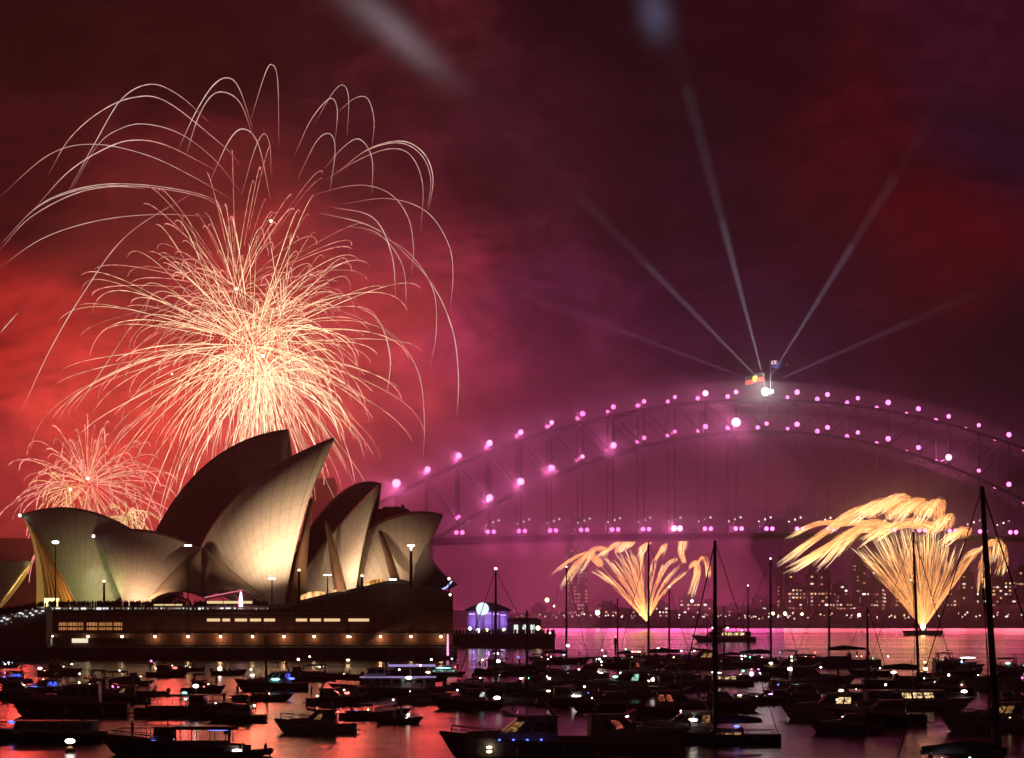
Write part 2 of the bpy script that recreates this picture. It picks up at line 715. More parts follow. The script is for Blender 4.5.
def mouth(parent, halves, inset, mat, bars, barmat, lo=0.97):
    """glass wall with mullions that closes the open end of a shell (a part of that shell)"""
    near = halves[0][-1]
    farh = halves[1][-1]
    n = len(near)
    g = MB()
    inn = Vector((inset, 0, 0))
    cols = 8
    pts = []
    for j in range(n):
        for i in range(cols + 1):
            p = near[j].lerp(farh[j], 0.03 + 0.94 * i / cols) + inn * (0.3 + 0.7 * (j / (n - 1)))
            pts.append(p)
    b = g.add(pts, [])
    w = cols + 1
    for j in range(n - 1):
        for i in range(cols):
            g.face((b + j * w + i, b + j * w + i + 1, b + (j + 1) * w + i + 1, b + (j + 1) * w + i))
    o = g.build('glass_wall', mat, parent, smooth=False)
    r = MB()
    out = Vector((-0.35 if inset > 0 else 0.35, -0.1, 0))
    for i in range(bars):
        t = (i + 0.5) / bars
        line = []
        for j in range(1, n, 3):
            line.append(near[j].lerp(farh[j], 0.04 + 0.92 * t) + inn * (0.3 + 0.7 * (j / (n - 1))) + out)
        r.tube(line, 0.32, 4)
    r.build('mullion_grating', barmat, o)
    return o


def build_concert_hall():
    global M_PANEL
    hall = empty('concert_hall', at(240, 610, 690) * 1.0, 0,
                 'concert hall with floodlit cream tiled sail roofs on a brown waterfront podium', 'concert hall')
    base = hall.location.copy()
    # children are written in world metres, so the parent frame is shifted back
    inv = Matrix.Translation(-base)

    def under(o):
        o.data.transform(inv)
        return o

    # --- podium wall with its vertical precast panels
    m = bpy.data.materials.new('pink granite panels')
    m.use_nodes = True
    T = NT(m.node_tree)
    b = T.n['Principled BSDF']
    b.inputs['Roughness'].default_value = 0.75
    tc = T.new('ShaderNodeTexCoord')
    s = T.sep(tc.outputs['Object'])
    fx = T.math('FRACT', T.math('MULTIPLY', s[0], 0.42))
    joint = T.math('LESS_THAN', fx, 0.09)
    n1 = T.noise(T.vec('MULTIPLY', tc.outputs['Object'], (0.8, 1, 0.12)), 1.0, 4.0, 0.65)
    k = T.math('MULTIPLY_ADD', n1, 0.8, 0.5)
    c = T.mix(T.math('MULTIPLY', joint, 0.7), (0.19, 0.085, 0.06), (0.05, 0.025, 0.02))
    T.l.new(T.scale(c, k), b.inputs['Base Color'])
    M_PANEL = m

    D = 650.0
    top = [(-90, 607.5), (47, 607.5), (263, 606.5), (285, 604.5), (305, 600), (330, 594), (348, 590.5), (369, 586), (385, 582), (400, 580),
           (410, 582), (421, 586), (440, 589), (453, 594.5)]
    poly = [((x - 512) * D / F, EYE + (HOR - y) * D / F) for x, y in top]
    poly = poly + [(poly[-1][0], 3.3), (poly[0][0], 3.3)]
    g = MB()
    g.prism(poly, D, 850)
    g.v = [(x - 7 if (y > 800 and x > -20) else x, y, z) for x, y, z in g.v]
    under(g.build('podium', M_PANEL, hall))
    # overhanging coping and a lower ledge
    g = MB()
    for (x0, y0), (x1, y1) in zip(top[1:], top[2:]):
        p, q = at(x0, y0, D - 0.5), at(x1, y1, D - 0.5)
        g.add([p + Vector((0, -.4, -.9)), q + Vector((0, -.4, -.9)), q + Vector((0, -.4, .25)), p + Vector((0, -.4, .25)),
               p + Vector((0, 1.0, -.9)), q + Vector((0, 1.0, -.9)), q + Vector((0, 1.0, .25)), p + Vector((0, 1.0, .25))],
              [(0, 1, 2, 3), (4, 7, 6, 5), (3, 2, 6, 7), (0, 4, 5, 1), (0, 3, 7, 4), (1, 5, 6, 2)])
    under(g.build('coping', M_CONC, hall))
    # broadwalk, its sea wall, ramp on the end wall
    g = MB()
    x0, x1 = at(-120, 600, 634).x, at(455, 600, 634).x
    g.box(x0, x1, 634, 660, -1, 3.29)
    under(g.build('sea_wall', principled('sea wall', (0.1, 0.07, 0.055), 0.85, noise=0.4, nscale=0.3), hall))
    g = MB()
    p, q = at(362, 645, D - 1.3), at(424, 612, D - 1.3)
    g.add([p, q, q + Vector((0, 0, 1.1)), p + Vector((0, 0, 1.1)), p + Vector((0, 1.28, 0)), q + Vector((0, 1.28, 0)),
           q + Vector((0, 1.28, 1.1)), p + Vector((0, 1.28, 1.1))],
          [(0, 1, 2, 3), (4, 7, 6, 5), (3, 2, 6, 7), (0, 4, 5, 1), (0, 3, 7, 4), (1, 5, 6, 2)])
    under(g.build('ramp', M_CONC, hall))
    # string courses along the podium wall, a recessed dark gallery between them
    for yy, hh, dd in ((612.8, .35, .45), (616.6, .25, .3), (633.2, .4, .5), (643.6, .3, .35)):
        g = MB()
        a, b2 = at(49, yy, D), at(452, yy, D)
        for q in range(24):
            xa = a.x + (b2.x - a.x) * q / 24
            g.box(xa + .03, a.x + (b2.x - a.x) * (q + 1) / 24 - .03, D - dd, D - .004, a.z - hh, a.z)
        under(g.build('ledge_trim', M_CONC, hall))
    g = MB()
    a, b2 = at(52, 646.5, D), at(450, 646.5, D)
    for q in range(80):
        xx = a.x + (b2.x - a.x) * q / 79
        g.bar((xx, 635, 3.3), (xx, 635, 4.4), .1)
    g.bar((a.x, 635, 4.4), (b2.x, 635, 4.4), .12)
    g.bar((a.x, 635, 3.9), (b2.x, 635, 3.9), .08)
    under(g.build('quay_railing', M_DARKSTEEL, hall))
    # broad stairs falling away to the forecourt
    g = MB()
    for i in range(14):
        x = 47 - i * 7.5
        a, bb = at(x, 608 + i * 1.25, D - 8), at(x - 7.5, 608, D - 8)
        g.box(bb.x, a.x, D - 9, D - 0.01, 3.3, a.z)
    under(g.build('staircase', M_CONC, hall))

    # --- roof shells, far hall first
    def sh(*a, **k):
        o, h = shell(hall, *a, **k)
        under(o)
        return o, h

    far = at(0, 0, 1) * 0
    # big dark shell of the far hall
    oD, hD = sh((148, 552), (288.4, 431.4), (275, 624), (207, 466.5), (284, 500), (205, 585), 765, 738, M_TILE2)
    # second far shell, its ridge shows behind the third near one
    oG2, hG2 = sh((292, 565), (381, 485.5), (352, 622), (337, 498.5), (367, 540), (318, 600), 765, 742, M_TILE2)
    # south end of the halls, mouth open towards the forecourt
    oA, hA = sh((168, 556), (21, 514.5), (84, 620), (93, 511.5), (50.5, 556), (130, 590), 702, 684, M_TILE,
                far=Vector((-21, 0, 0)))
    oB, hB = sh((202.5, 549), (94.2, 535.5), (131, 621), (146, 529.6), (112, 576), (172, 582), 692, 670, M_TILE)
    oE, hE = sh((202.5, 549.5), (334.6, 439.6), (279, 632), (250.5, 486.8), (303.5, 519), (226, 582), 690, 666, M_TILE, far=Vector((-9, 0, 0)))
    oG, hG = sh((299, 582), (381, 486), (350, 618), (340.5, 527.5), (365, 540), (318, 604), 694, 668, M_TILE, far=Vector((-8, 0, 0)))
    oH, hH = sh((330, 556), (442.6, 517.5), (401, 600), (391, 519.2), (425.5, 552), (362, 588), 696, 670, M_TILE, far=Vector((-13, 0, 0)))
    oJ, hJ = sh((-62, 580), (31, 564), (-14, 625), (-18, 565), (10, 592), (-45, 605), 700, 682, M_TILE, far=Vector((-9, 0, 0)))
    amber_glass = bpy.data.materials.new('foyer glass')
    amber_glass.use_nodes = True
    tb = amber_glass.node_tree.nodes['Principled BSDF']
    tb.inputs['Base Color'].default_value = (0.16, 0.1, 0.045, 1)
    tb.inputs['Roughness'].default_value = 0.35
    brown = principled('brown foyer wall', (0.13, 0.07, 0.04), 0.5, noise=0.3, nscale=0.4)

    def wall(o, h, ins, mat, bars, bm_):
        w = mouth(o, h, ins, mat, bars, bm_)
        under(w)
        for c in w.children:
            under(c)
    wall(oA, hA, 2.6, amber_glass, 8, M_BRONZE)
    wall(oB, hB, 2.5, brown, 5, M_BRONZE)
    wall(oE, hE, -2.5, brown, 9, M_BRONZE)
    wall(oG, hG, -2.2, brown, 7, M_BRONZE)
    wall(oH, hH, -2.0, brown, 7, M_BRONZE)
    wall(oD, hD, -3.0, brown, 7, M_BRONZE)
    wall(oG2, hG2, -3.0, brown, 7, M_BRONZE)

    # --- louvred side shell between the second and the great shell
    def tri(A, L, R, Bmid, da, db, mat, name='side_shell', nn=14):
        a, l, r, mid = at(*A, da), at(*L, db), at(*R, db), at(*Bmid, db)
        cl = 2 * mid - (l + r) / 2
        g = MB()
        rows = []
        for i in range(nn + 1):
            t = i / nn
            bpt = bez(l, cl, r, t)
            row = []
            for j in range(nn + 1):
                s_ = j / nn
                p = a.lerp(bpt, s_)
                p.y -= 3.0 * sin(pi * s_) * (0.4 + 0.6 * sin(pi * t))
                p.z += 0.9 * sin(pi * s_)
                row.append(p)
            rows.append(row)
        b = g.add([p for r_ in rows for p in r_], [])
        w = nn + 1
        for i in range(nn):
            for j in range(nn):
                g.face((b + i * w + j, b + (i + 1) * w + j, b + (i + 1) * w + j + 1, b + i * w + j + 1))
        o = g.build(name, mat, hall, smooth=True, fix=False)
        so = o.modifiers.new('thickness', 'SOLIDIFY')
        so.thickness = 0.5
        return under(o)
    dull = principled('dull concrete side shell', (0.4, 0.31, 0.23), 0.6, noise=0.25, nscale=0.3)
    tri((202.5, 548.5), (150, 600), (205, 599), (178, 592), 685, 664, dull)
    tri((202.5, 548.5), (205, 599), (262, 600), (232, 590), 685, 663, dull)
    tri((326, 521), (338.5, 600), (347, 600), (342, 599), 692, 661, M_BRONZE)
    tri((379, 529), (393, 584), (400, 584), (396, 583), 693, 661, M_BRONZE)
    tri((311, 500), (290, 604), (304, 600), (296, 602), 692, 664, M_BRONZE)

    # --- flat topped rear block and the glazed foyer at the harbour end
    g = MB()
    a, b2 = at(373, 508.5, 800), at(407.5, 509.5, 800)
    g.box(a.x, b2.x, 800, 822, 12, a.z)
    g.box(a.x + 3, b2.x - 2.5, 803, 818, a.z, a.z + 0.7)
    g.box(b2.x - 2.2, b2.x - 1.2, 803, 804.5, a.z, a.z + 1.4)
    under(g.build('rear_block', M_CONC, hall))
    g = MB()
    pr = [(414, 588), (417, 566), (427, 545), (429.5, 545), (430, 559), (441, 572), (452.5, 580.5), (455.5, 583.5), (447, 588)]
    g.prism([((x - 512) * 680 / F, EYE + (HOR - y) * 680 / F) for x, y in pr], 668, 712)
    under(g.build('foyer_roof', principled('bronze foyer roof', (0.07, 0.05, 0.045), 0.5, noise=0.3, nscale=0.3), hall))
    g = MB()
    for (x0, y0, x1, y1) in ((441, 590, 447, 587), (447, 587, 452, 581)):
        g.bar(at(x0, y0, 655), at(x1, y1, 655), 0.45)
    under(g.build('blue_edge_light', glow('blue edge', (0.45, 0.45, 1.0), 1.6), hall))
    # arched foyer windows between the shells
    for k, pr in enumerate(([(300, 600), (301, 595.5), (309, 592), (319, 591), (325.5, 592.5), (324, 595.5), (312, 599)],
                            [(331, 596), (332, 590.5), (336, 589.5), (337.5, 591), (338, 594)],
                            [(362, 590), (364, 583), (372, 580), (381, 578.5), (384, 580.5), (382, 583.5), (372, 587)])):
        g = MB()
        g.prism([((x - 512) * 652 / F, EYE + (HOR - y) * 652 / F) for x, y in pr], 652.2, 653.5)
        win = bpy.data.materials.new('foyer window light')
        win.use_nodes = True
        T = NT(win.node_tree)
        for n in list(T.n):
            T.n.remove(n)
        tc = T.new('ShaderNodeTexCoord')
        f = T.noise(T.vec('MULTIPLY', tc.outputs['Object'], (0.9, 0.3, 0.35)), 1.0, 3.0, 0.6)
        cc = T.ramp(f, [(0.3, (0.12, 0.03, 0.006)), (0.48, (0.9, 0.36, 0.08)), (0.65, (1.5, 1.0, 0.45))])
        e = T.new('ShaderNodeEmission')
        T.l.new(cc, e.inputs[0])
        e.inputs[1].default_value = 0.95
        oo = T.new('ShaderNodeOutputMaterial')
        T.l.new(e.outputs[0], oo.inputs[0])
        win.cycles.emission_sampling = 'NONE'
        under(g.build('window', win, hall))
    # slit windows, restaurant windows and the quay kiosk along the podium wall
    warmslit = glow('slit window light', (1.0, 0.68, 0.36), 0.95)
    for (x0, x1) in ((207, 220), (222.5, 230), (235, 247), (250, 261), (264, 275), (296, 307), (310, 321), (324, 340), (348.5, 369)):
        a, b2 = at(x0, 618.6, D - 0.03), at(x1, 621.4, D - 0.03)
        g = MB()
        g.box(a.x, b2.x, D - 0.16, D - 0.003, b2.z, a.z)
        under(g.build('window', warmslit, hall))
    rest = glow('restaurant window light', (1.0, 0.42, 0.13), 0.5)
    for (x0, x1) in ((59, 66.5), (68, 77), (78, 83), (87, 97), (99, 105), (106, 112), (114, 122)):
        a, b2 = at(x0, 622.5, D - 0.03), at(x1, 630.0, D - 0.03)
        g = MB()
        g.box(a.x, b2.x, D - 0.18, D - 0.003, b2.z, a.z)
        o = g.build('window', rest, hall)
        g2 = MB()
        for q in range(3):
            xx = a.x + (b2.x - a.x) * (q + 0.5) / 3
            g2.box(xx - 0.08, xx + 0.08, D - 0.3, D - 0.18, b2.z, a.z)
        g2.box(a.x, b2.x, D - 0.3, D - 0.18, b2.z + 0.7, b2.z + 1.1)
        under(o)
        under(g2.build('window_frame', M_BLACK, o))
    kios = glow('kiosk window light', (0.75, 0.72, 0.42), 0.45)
    for (x0, x1, y0, y1, mm) in ((13, 21, 638, 645.5, kios), (22.5, 32, 638, 645.5, kios), (33, 43, 638, 645.5, kios), (45, 52, 638, 645.5, kios),
                                 (72, 88, 638.5, 643, glow('sign panel light', (1, 0.85, 0.6), 1.0))):
        a, b2 = at(x0, y0, D - 2.5), at(x1, y1, D - 2.5)
        g = MB()
        g.box(a.x, b2.x, D - 2.7, D - 2.5, b2.z, a.z)
        under(g.build('window', mm, hall))
    g = MB()
    a, b2 = at(10, 637, D - 2), at(54, 647, D - 2)
    g.box(a.x, b2.x, D - 2.4, D - 0.01, b2.z, a.z)
    a, b2 = at(70, 637.8, D - 2), at(127, 640, D - 2)
    g.box(a.x, b2.x, D - 2.4, D - 0.01, b2.z, a.z)
    under(g.build('kiosk', M_CONC, hall))
    # lights strung along the top of the podium
    rnd = random.Random(11)
    rail = MB()
    a, b2 = at(47, 606, D - 0.3), at(286, 605, D - 0.3)
    rail.bar(a, b2, 0.12)
    for i in range(60):
        t = i / 59
        p = a.lerp(b2, t)
        rail.bar(p, p - Vector((0, 0, 1.1)), 0.08)
    under(rail.build('railing', M_DARKSTEEL, hall))
    rl = [glow('rail light dim', (1, 0.8, 0.55), 0.14), glow('rail light', (1, 0.86, 0.68), 0.4), glow('rail light bright', (0.95, 0.95, 1.0), 1.3)]
    x = 50.0
    while x < 268:
        w = rnd.choice((1.0, 1.6, 2.2, 3.5, 5.0))
        p, q = at(x, 607.3, D - 1.1), at(x + w, 609.2, D - 1.1)
        g = MB()
        hh = rnd.uniform(0.25, 0.55)
        g.box(p.x, q.x, D - 1.15, D - 0.95, p.z - 0.1 - hh, p.z - 0.1)
        under(g.build('railing_light', rnd.choice(rl), hall))
        x += w + rnd.uniform(0.8, 3.4)
    for i in range(26):
        x = 46 - i * 1.9 + rnd.uniform(-1, 1)
        y = 607 + max(0, 46 - x) * 0.24 + rnd.uniform(-2, 7)
        p = at(x, y, D - 9.3)
        g = MB()
        g.box(p.x, p.x + rnd.uniform(.3, .9), D - 9.4, D - 9.2, p.z - 0.15, p.z + 0.15)
        under(g.build('railing_light', rnd.choice(rl), hall))
    # --- floodlights: warm spots from the poles and the podium
    warm = (1.0, 0.66, 0.41)
    hallL = lambda nm, loc, en, col, tgt, spot, blend: lamp(nm, 'SPOT', Vector(loc) - base, en, col, hall, tgt, 0.6, spot, blend)
    hallL('shell_floodlight', at(244, 603.5, 652), 9000, warm, at(264, 510, 680), 100, 1.0)
    hallL('shell_floodlight', at(272, 577.5, 644.5), 190000, warm, at(260, 478, 682), 92, 1.0)
    hallL('shell_floodlight', at(132, 604, 656), 27000, (1.0, 0.6, 0.36), at(158, 556, 682), 104, 1.0)
    hallL('shell_floodlight', at(340, 584, 645), 44000, warm, at(352, 545, 680), 84, 1.0)
    hallL('shell_floodlight', at(327, 574, 646), 14000, warm, at(346, 535, 680), 90, 1.0)
    hallL('shell_floodlight', at(411, 548, 644), 40000, (1.0, 0.62, 0.36), at(384, 545, 685), 62, 1.0)
    hallL('shell_floodlight', at(356, 572, 664), 2200, warm, at(364, 560, 684), 90, 1.0)
    hallL('green_floodlight', at(104, 604, 662), 9000, (0.86, 1.0, 0.36), at(97, 575, 686), 80, 1.0)
    hallL('green_floodlight', at(94.3, 534, 680), 1500, (0.8, 1.0, 0.75), at(98, 585, 686), 40, 1.0)
    hallL('green_floodlight', at(20, 512, 696), 2600, (0.8, 1.0, 0.5), at(40, 600, 700), 22, 1.0)
    hallL('green_floodlight', at(-2, 609, 660), 500, (0.7, 0.9, 0.25), at(8, 590, 695), 70, 0.9)
    p = at(45, 600, 692)
    p.z = 15.2
    lamp('mouth_lamp', 'POINT', p - base, 9000, (1.0, 0.6, 0.16), hall, size=0.4)
    p = at(62, 600, 690)
    p.z = 15.2
    lamp('mouth_lamp', 'POINT', p - base, 1400, (1.0, 0.52, 0.14), hall, size=0.4)
    g = MB()
    for i in range(4):
        q = at(46 + i * 3.6, 601, 684)
        g.box(q.x - 0.5, q.x + 0.5, 684, 684.8, q.z - 1.6, q.z + 0.8)
    under(g.build('mouth_light', glow('yellow uplight', (1.0, 0.8, 0.3), 3.0), hall))
    for (x, y) in ((94.3, 536.3), (20.8, 515.6)):
        g = MB()
        g.ball(at(x, y, 686 if x > 50 else 700) + Vector((0, -1.4, 0)), 0.45, 8, 6)
        under(g.build('tip_light', glow('greenish tip lamp', (0.85, 1.0, 0.8), 4.0), hall))
    # --- wall lamps along the foot of the podium: each a bracket, a lantern and its light
    proto = None
    WL = [(52, 'lantern over the quay kiosk at the foot of the podium stairs'), (16, 'lantern at the outer end of the quay kiosk'),
          (88, 'lantern beside the white sign panel on the podium wall'), (122, 'lantern past the dark canopy on the podium wall'),
          (155, 'lantern low on the podium wall below the small front shell'), (188, 'lantern on the podium wall under the tall bar headed pole'),
          (220.5, 'lantern on the podium wall under the first slit windows'), (252.5, 'lantern on the podium wall under the pink edged marquee'),
          (284, 'lantern on the podium wall under the great shell mouth'), (314, 'lantern on the podium wall under the first arched window'),
          (348, 'lantern on the podium wall under the last slit window'), (380.5, 'lantern on the podium wall halfway along the ramp'),
          (411, 'lantern on the podium wall above the upper ramp'), (441, 'lantern at the harbour end of the podium wall')]
    for i, (x, lab) in enumerate(WL):
        p = at(x, 636.5, D - 0.9)
        r = empty('wall_lantern', p, 0, lab, 'wall lamp', 'lanterns along the podium wall')
        br = MB()
        br.box(-0.06, 0.06, 0.1, 0.88, -0.05, 0.05)
        br.box(-0.3, 0.3, -0.25, 0.25, 0.3, 0.42)
        br.build('bracket', M_DARKSTEEL, r)
        ln = MB()
        ln.ball((0, 0, 0), 0.36, 8, 6)
        ln.build('lantern', M_WARM, r, smooth=True)
        lamp('lantern_light', 'POINT', (0, -0.5, -0.4), (150, 260, 90, 190, 120)[i % 5], (1.0, 0.5, 0.2), r, size=0.3)
    return hall


HALL = build_concert_hall()

# ------------------------------------------------------------------ lamp poles, marquee and people at the hall
def flood_pole(px, ytop, ybot, d, lab, style='bar', w=0.34):
    p, q = at(px, ytop, d), at(px, ybot, d)
    h = p.z - q.z
    r = empty('floodlight_pole', q, 0, lab, 'lamp post', 'floodlight poles in front of the concert hall')
    g = MB()
    g.tube([(0, 0, 0), (0, 0, h)], [w * 0.6, w * 0.4], 8)
    g.build('pole', M_DARKSTEEL, r)
    g = MB()
    if style == 'bar':
        g.box(-0.95, 0.95, -0.25, 0.25, h, h + 0.26)
    elif style == 'disc':
        g.ball((0, 0, h + 0.2), 0.8, 10, 6, (1.2, 1, 0.5))
    else:
        g.ball((0, 0, h + 0.2), 0.36, 10, 6)
    g.build('lamp_head', M_WHITE if style != 'ball' else glow('pole globe', (1.0, 0.8, 0.5), 4.0), r, smooth=(style != 'bar'))
    if style == 'bar':
        g = MB()
        g.box(-1.0, 1.0, -0.3, 0.3, h + 0.263, h + 0.4)
        g.build('lamp_hood', M_DARKSTEEL, r)


flood_pole(55.5, 543, 607, 646, 'tall pole with a disc lamp before the open forecourt shell', 'disc')
flood_pole(104, 582, 607, 646, 'short pole with a globe lamp before the green lit shell', 'ball', 0.6)
flood_pole(188, 546, 607, 646, 'tall bar headed pole where two louvred side shells meet', 'bar')
flood_pole(272, 579, 605, 645, 'bar headed pole against the bright foot of the great shell', 'bar')
flood_pole(299, 571, 603, 645, 'globe headed pole in the dark gap beside the great shell', 'ball', 0.7)
flood_pole(327.5, 575.5, 597, 645, 'bar headed pole between the two arched foyer windows', 'bar')
flood_pole(362, 576.5, 590, 645, 'globe headed pole just before the last arched window', 'ball', 0.7)
flood_pole(393, 580, 584, 645, 'low bar lamp on the crest of the podium wave', 'bar')
flood_pole(411, 546, 586, 645, 'tall bar headed pole before the last sail shell', 'bar', 0.8)
flood_pole(449, 579.5, 596, 640, 'globe headed pole at the harbour tip of the podium', 'ball')
flood_pole(450, 595.5, 612, 640, 'low globe lamp on the podium end wall', 'ball')

for (x0, y0, x1, y1, xm, ym, pk, lab) in ((205, 598, 258, 600, 243, 590.5, True, 'sloping marquee with a pink lit roof edge under the great shell'),
                                          (152, 600, 188, 600, 170, 592, False, 'small dark marquee with dim white lights under the side shell')):
    d = 648.0
    p = at((x0 + x1) / 2, 606.5, d)
    r = empty('marquee', p, 0, lab, 'marquee', 'marquees on the podium')
    a, m_, b = at(x0, y0, d) - p, at(xm, ym, d) - p, at(x1, y1, d) - p
    g = MB()
    g.prism([(a.x, a.z), (m_.x, m_.z), (b.x, b.z), (b.x, b.z - 0.4), (m_.x, m_.z - 0.5), (a.x, a.z - 0.4)], -1.2, 5)
    g.build('roof', principled('marquee canvas', (0.25, 0.1, 0.1), 0.8), r)
    for t in (0.04, 0.35, 0.65, 0.96):
        g = MB()
        xx = a.x + (b.x - a.x) * t
        g.bar((xx, -1, 0), (xx, -1, a.z - 0.3), 0.16)
        g.build('post', M_DARKSTEEL, r)
    g = MB()
    g.box(a.x + 0.6, b.x - 1.5, -0.5, -0.3, a.z - 1.5, a.z - (0.8 if pk else 1.1))
    g.build('light_strip', glow('marquee lights', (1.0, 0.75, 0.35), 0.9 if pk else 0.35), r)
    if pk:
        g = MB()
        g.bar((a.x, -1.3, a.z + 0.1), (m_.x, -1.3, m_.z + 0.1), 0.3)
        g.build('edge_light', glow('pink edge light', (1.0, 0.25, 0.35), 0.8), r)
        g = MB()
        q = at(241.5, 600, d) - p
        g.tube([(q.x, -1.6, q.z - 1.8), (q.x, -1.6, q.z + 0.4), (q.x, -1.6, q.z + 2.2)], [0.55, 0.5, 0.15], 8)
        g.build('pink_lamp', glow('pink party lamp', (1.0, 0.3, 0.6), 5.0), r)


def person_mesh(pose, cloth, key):
    """one continuous body grown from a skeleton, head up the z axis, feet (or seat) at z = 0, facing -y"""
    J = {'pel': (0, 0, .93), 'chest': (0, .01, 1.3), 'neck': (0, 0, 1.47), 'head': (0, -.02, 1.58), 'crown': (0, -.01, 1.7)}
    for s, n in ((-1, 'r'), (1, 'l')):
        J['hip' + n] = (.1 * s, 0, .9)
        J['sh' + n] = (.19 * s, 0, 1.4)
        if pose == 'sit':
            J['knee' + n] = (.13 * s, -.42, .9)
            J['ank' + n] = (.13 * s, -.4, .5)
            J['toe' + n] = (.13 * s, -.55, .45)
        else:
            J['knee' + n] = (.11 * s, -.02, .5)
            J['ank' + n] = (.12 * s, .02, .09)
            J['toe' + n] = (.14 * s, -.14, .04)
        if pose == 'arms':
            J['el' + n] = (.36 * s, -.1, 1.55)
            J['wr' + n] = (.3 * s, -.18, 1.8)
            J['ha' + n] = (.27 * s, -.2, 1.88)
        elif pose == 'phone' and s > 0:
            J['el' + n] = (.24, -.16, 1.22)
            J['wr' + n] = (.12, -.36, 1.42)
            J['ha' + n] = (.1, -.38, 1.5)
        else:
            J['el' + n] = (.25 * s, .03, 1.13)
            J['wr' + n] = (.26 * s, -.06, .9)
            J['ha' + n] = (.26 * s, -.09, .81)
    E = [('pel', 'chest'), ('chest', 'neck'), ('neck', 'head'), ('head', 'crown')]
    for n in 'rl':
        E += [('pel', 'hip' + n), ('hip' + n, 'knee' + n), ('knee' + n, 'ank' + n), ('ank' + n, 'toe' + n),
              ('chest', 'sh' + n), ('sh' + n, 'el' + n), ('el' + n, 'wr' + n), ('wr' + n, 'ha' + n)]
    R = {'pel': .15, 'chest': .155, 'neck': .06, 'head': .1, 'crown': .075, 'hip': .11, 'knee': .065, 'ank': .045, 'toe': .04, 'sh': .075, 'el': .048,
         'wr': .034, 'ha': .04}
    names = list(J)
    me = bpy.data.meshes.new('figure')
    me.from_pydata([J[n] for n in names], [(names.index(a), names.index(b)) for a, b in E], [])
    o = bpy.data.objects.new('figure', me)
    COL.objects.link(o)
    sk = o.modifiers.new('skin', 'SKIN')
    for i, n in enumerate(names):
        r = R.get(n, R.get(n[:-1], .05))
        me.skin_vertices[0].data[i].radius = (r, r * (0.75 if n in ('chest', 'pel') else 1))
    me.skin_vertices[0].data[0].use_root = True
    o.modifiers.new('sub', 'SUBSURF').levels = 1
    dg = bpy.context.evaluated_depsgraph_get()
    nm = bpy.data.meshes.new_from_object(o.evaluated_get(dg))
    bpy.data.objects.remove(o)
    nm.materials.clear()
    skin = principled('skin', (0.38, 0.24, 0.17), 0.6)
    nm.materials.append(cloth)
    nm.materials.append(skin)
    nm.materials.append(principled('hair', (0.03, 0.02, 0.015), 0.7))
    nm.materials.append(principled('dark trousers', (0.03, 0.035, 0.05), 0.8))
    for p in nm.polygons:
        c = p.center
        p.material_index = 0
        if c.z > 1.49 and abs(c.x) < .14:
            p.material_index = 2 if (c.z > 1.63 or c.y > 0.03) else 1
        elif (abs(c.x) > .2 and c.z < .88) or (pose == 'arms' and c.z > 1.7 and abs(c.x) > .2):
            p.material_index = 1
        elif c.z < .9:
            p.material_index = 3
    nm.polygons.foreach_set('use_smooth', [True] * len(nm.polygons))
    if pose == 'sit':
        nm.transform(Matrix.Translation((0, 0, -.8)))
    nm.name = 'person'
    return nm


PM = {}


def person(loc, rz, pose, cloth, lab, s=1.0, group=None):
    k = (pose, cloth)
    if k not in PM:
        c = {'black': (.025, .025, .03), 'white': (.6, .58, .55), 'red': (.35, .04, .04), 'grey': (.2, .2, .22)}[cloth]
        PM[k] = person_mesh(pose, principled('cloth ' + cloth, c, .85), k)
    o = bpy.data.objects.new('person', PM[k])
    COL.objects.link(o)
    o.location = loc
    o.rotation_euler = (0, 0, rz)
    o.scale = (s, s, s)
    return tag(o, lab, 'person', group)


# spectators packed along the podium edge: a dark mass of heads and shoulders
rnd = random.Random(5)
g = MB()
for i in range(420):
    if i < 300:
        x = rnd.uniform(48, 268)
        p = at(x, 606.8, 650.9 + rnd.uniform(0, 5))
        p.z = at(0, 607, 650).z
    else:
        x = rnd.uniform(-6, 46)
        st = int((46 - x) / 7.5)
        p = at(x, 608 + st * 1.25, 642.6 + rnd.uniform(0.3, 6))
    h = rnd.uniform(1.5, 1.85)
    g.tube([p, p + Vector((0, 0, h * .45)), p + Vector((0, 0, h * .78)), p + Vector((0, 0, h * .86))], [.16, .24, .26, .08], 6)
    g.ball(p + Vector((0, 0, h * .93)), h * .075, 6, 4)
tag(g.build('crowd', principled('crowd clothes', (.05, .04, .045), .8, noise=.5, nscale=1.0)),
    'dark crowd packed along the podium edge and stairs', 'crowd', kind='stuff')

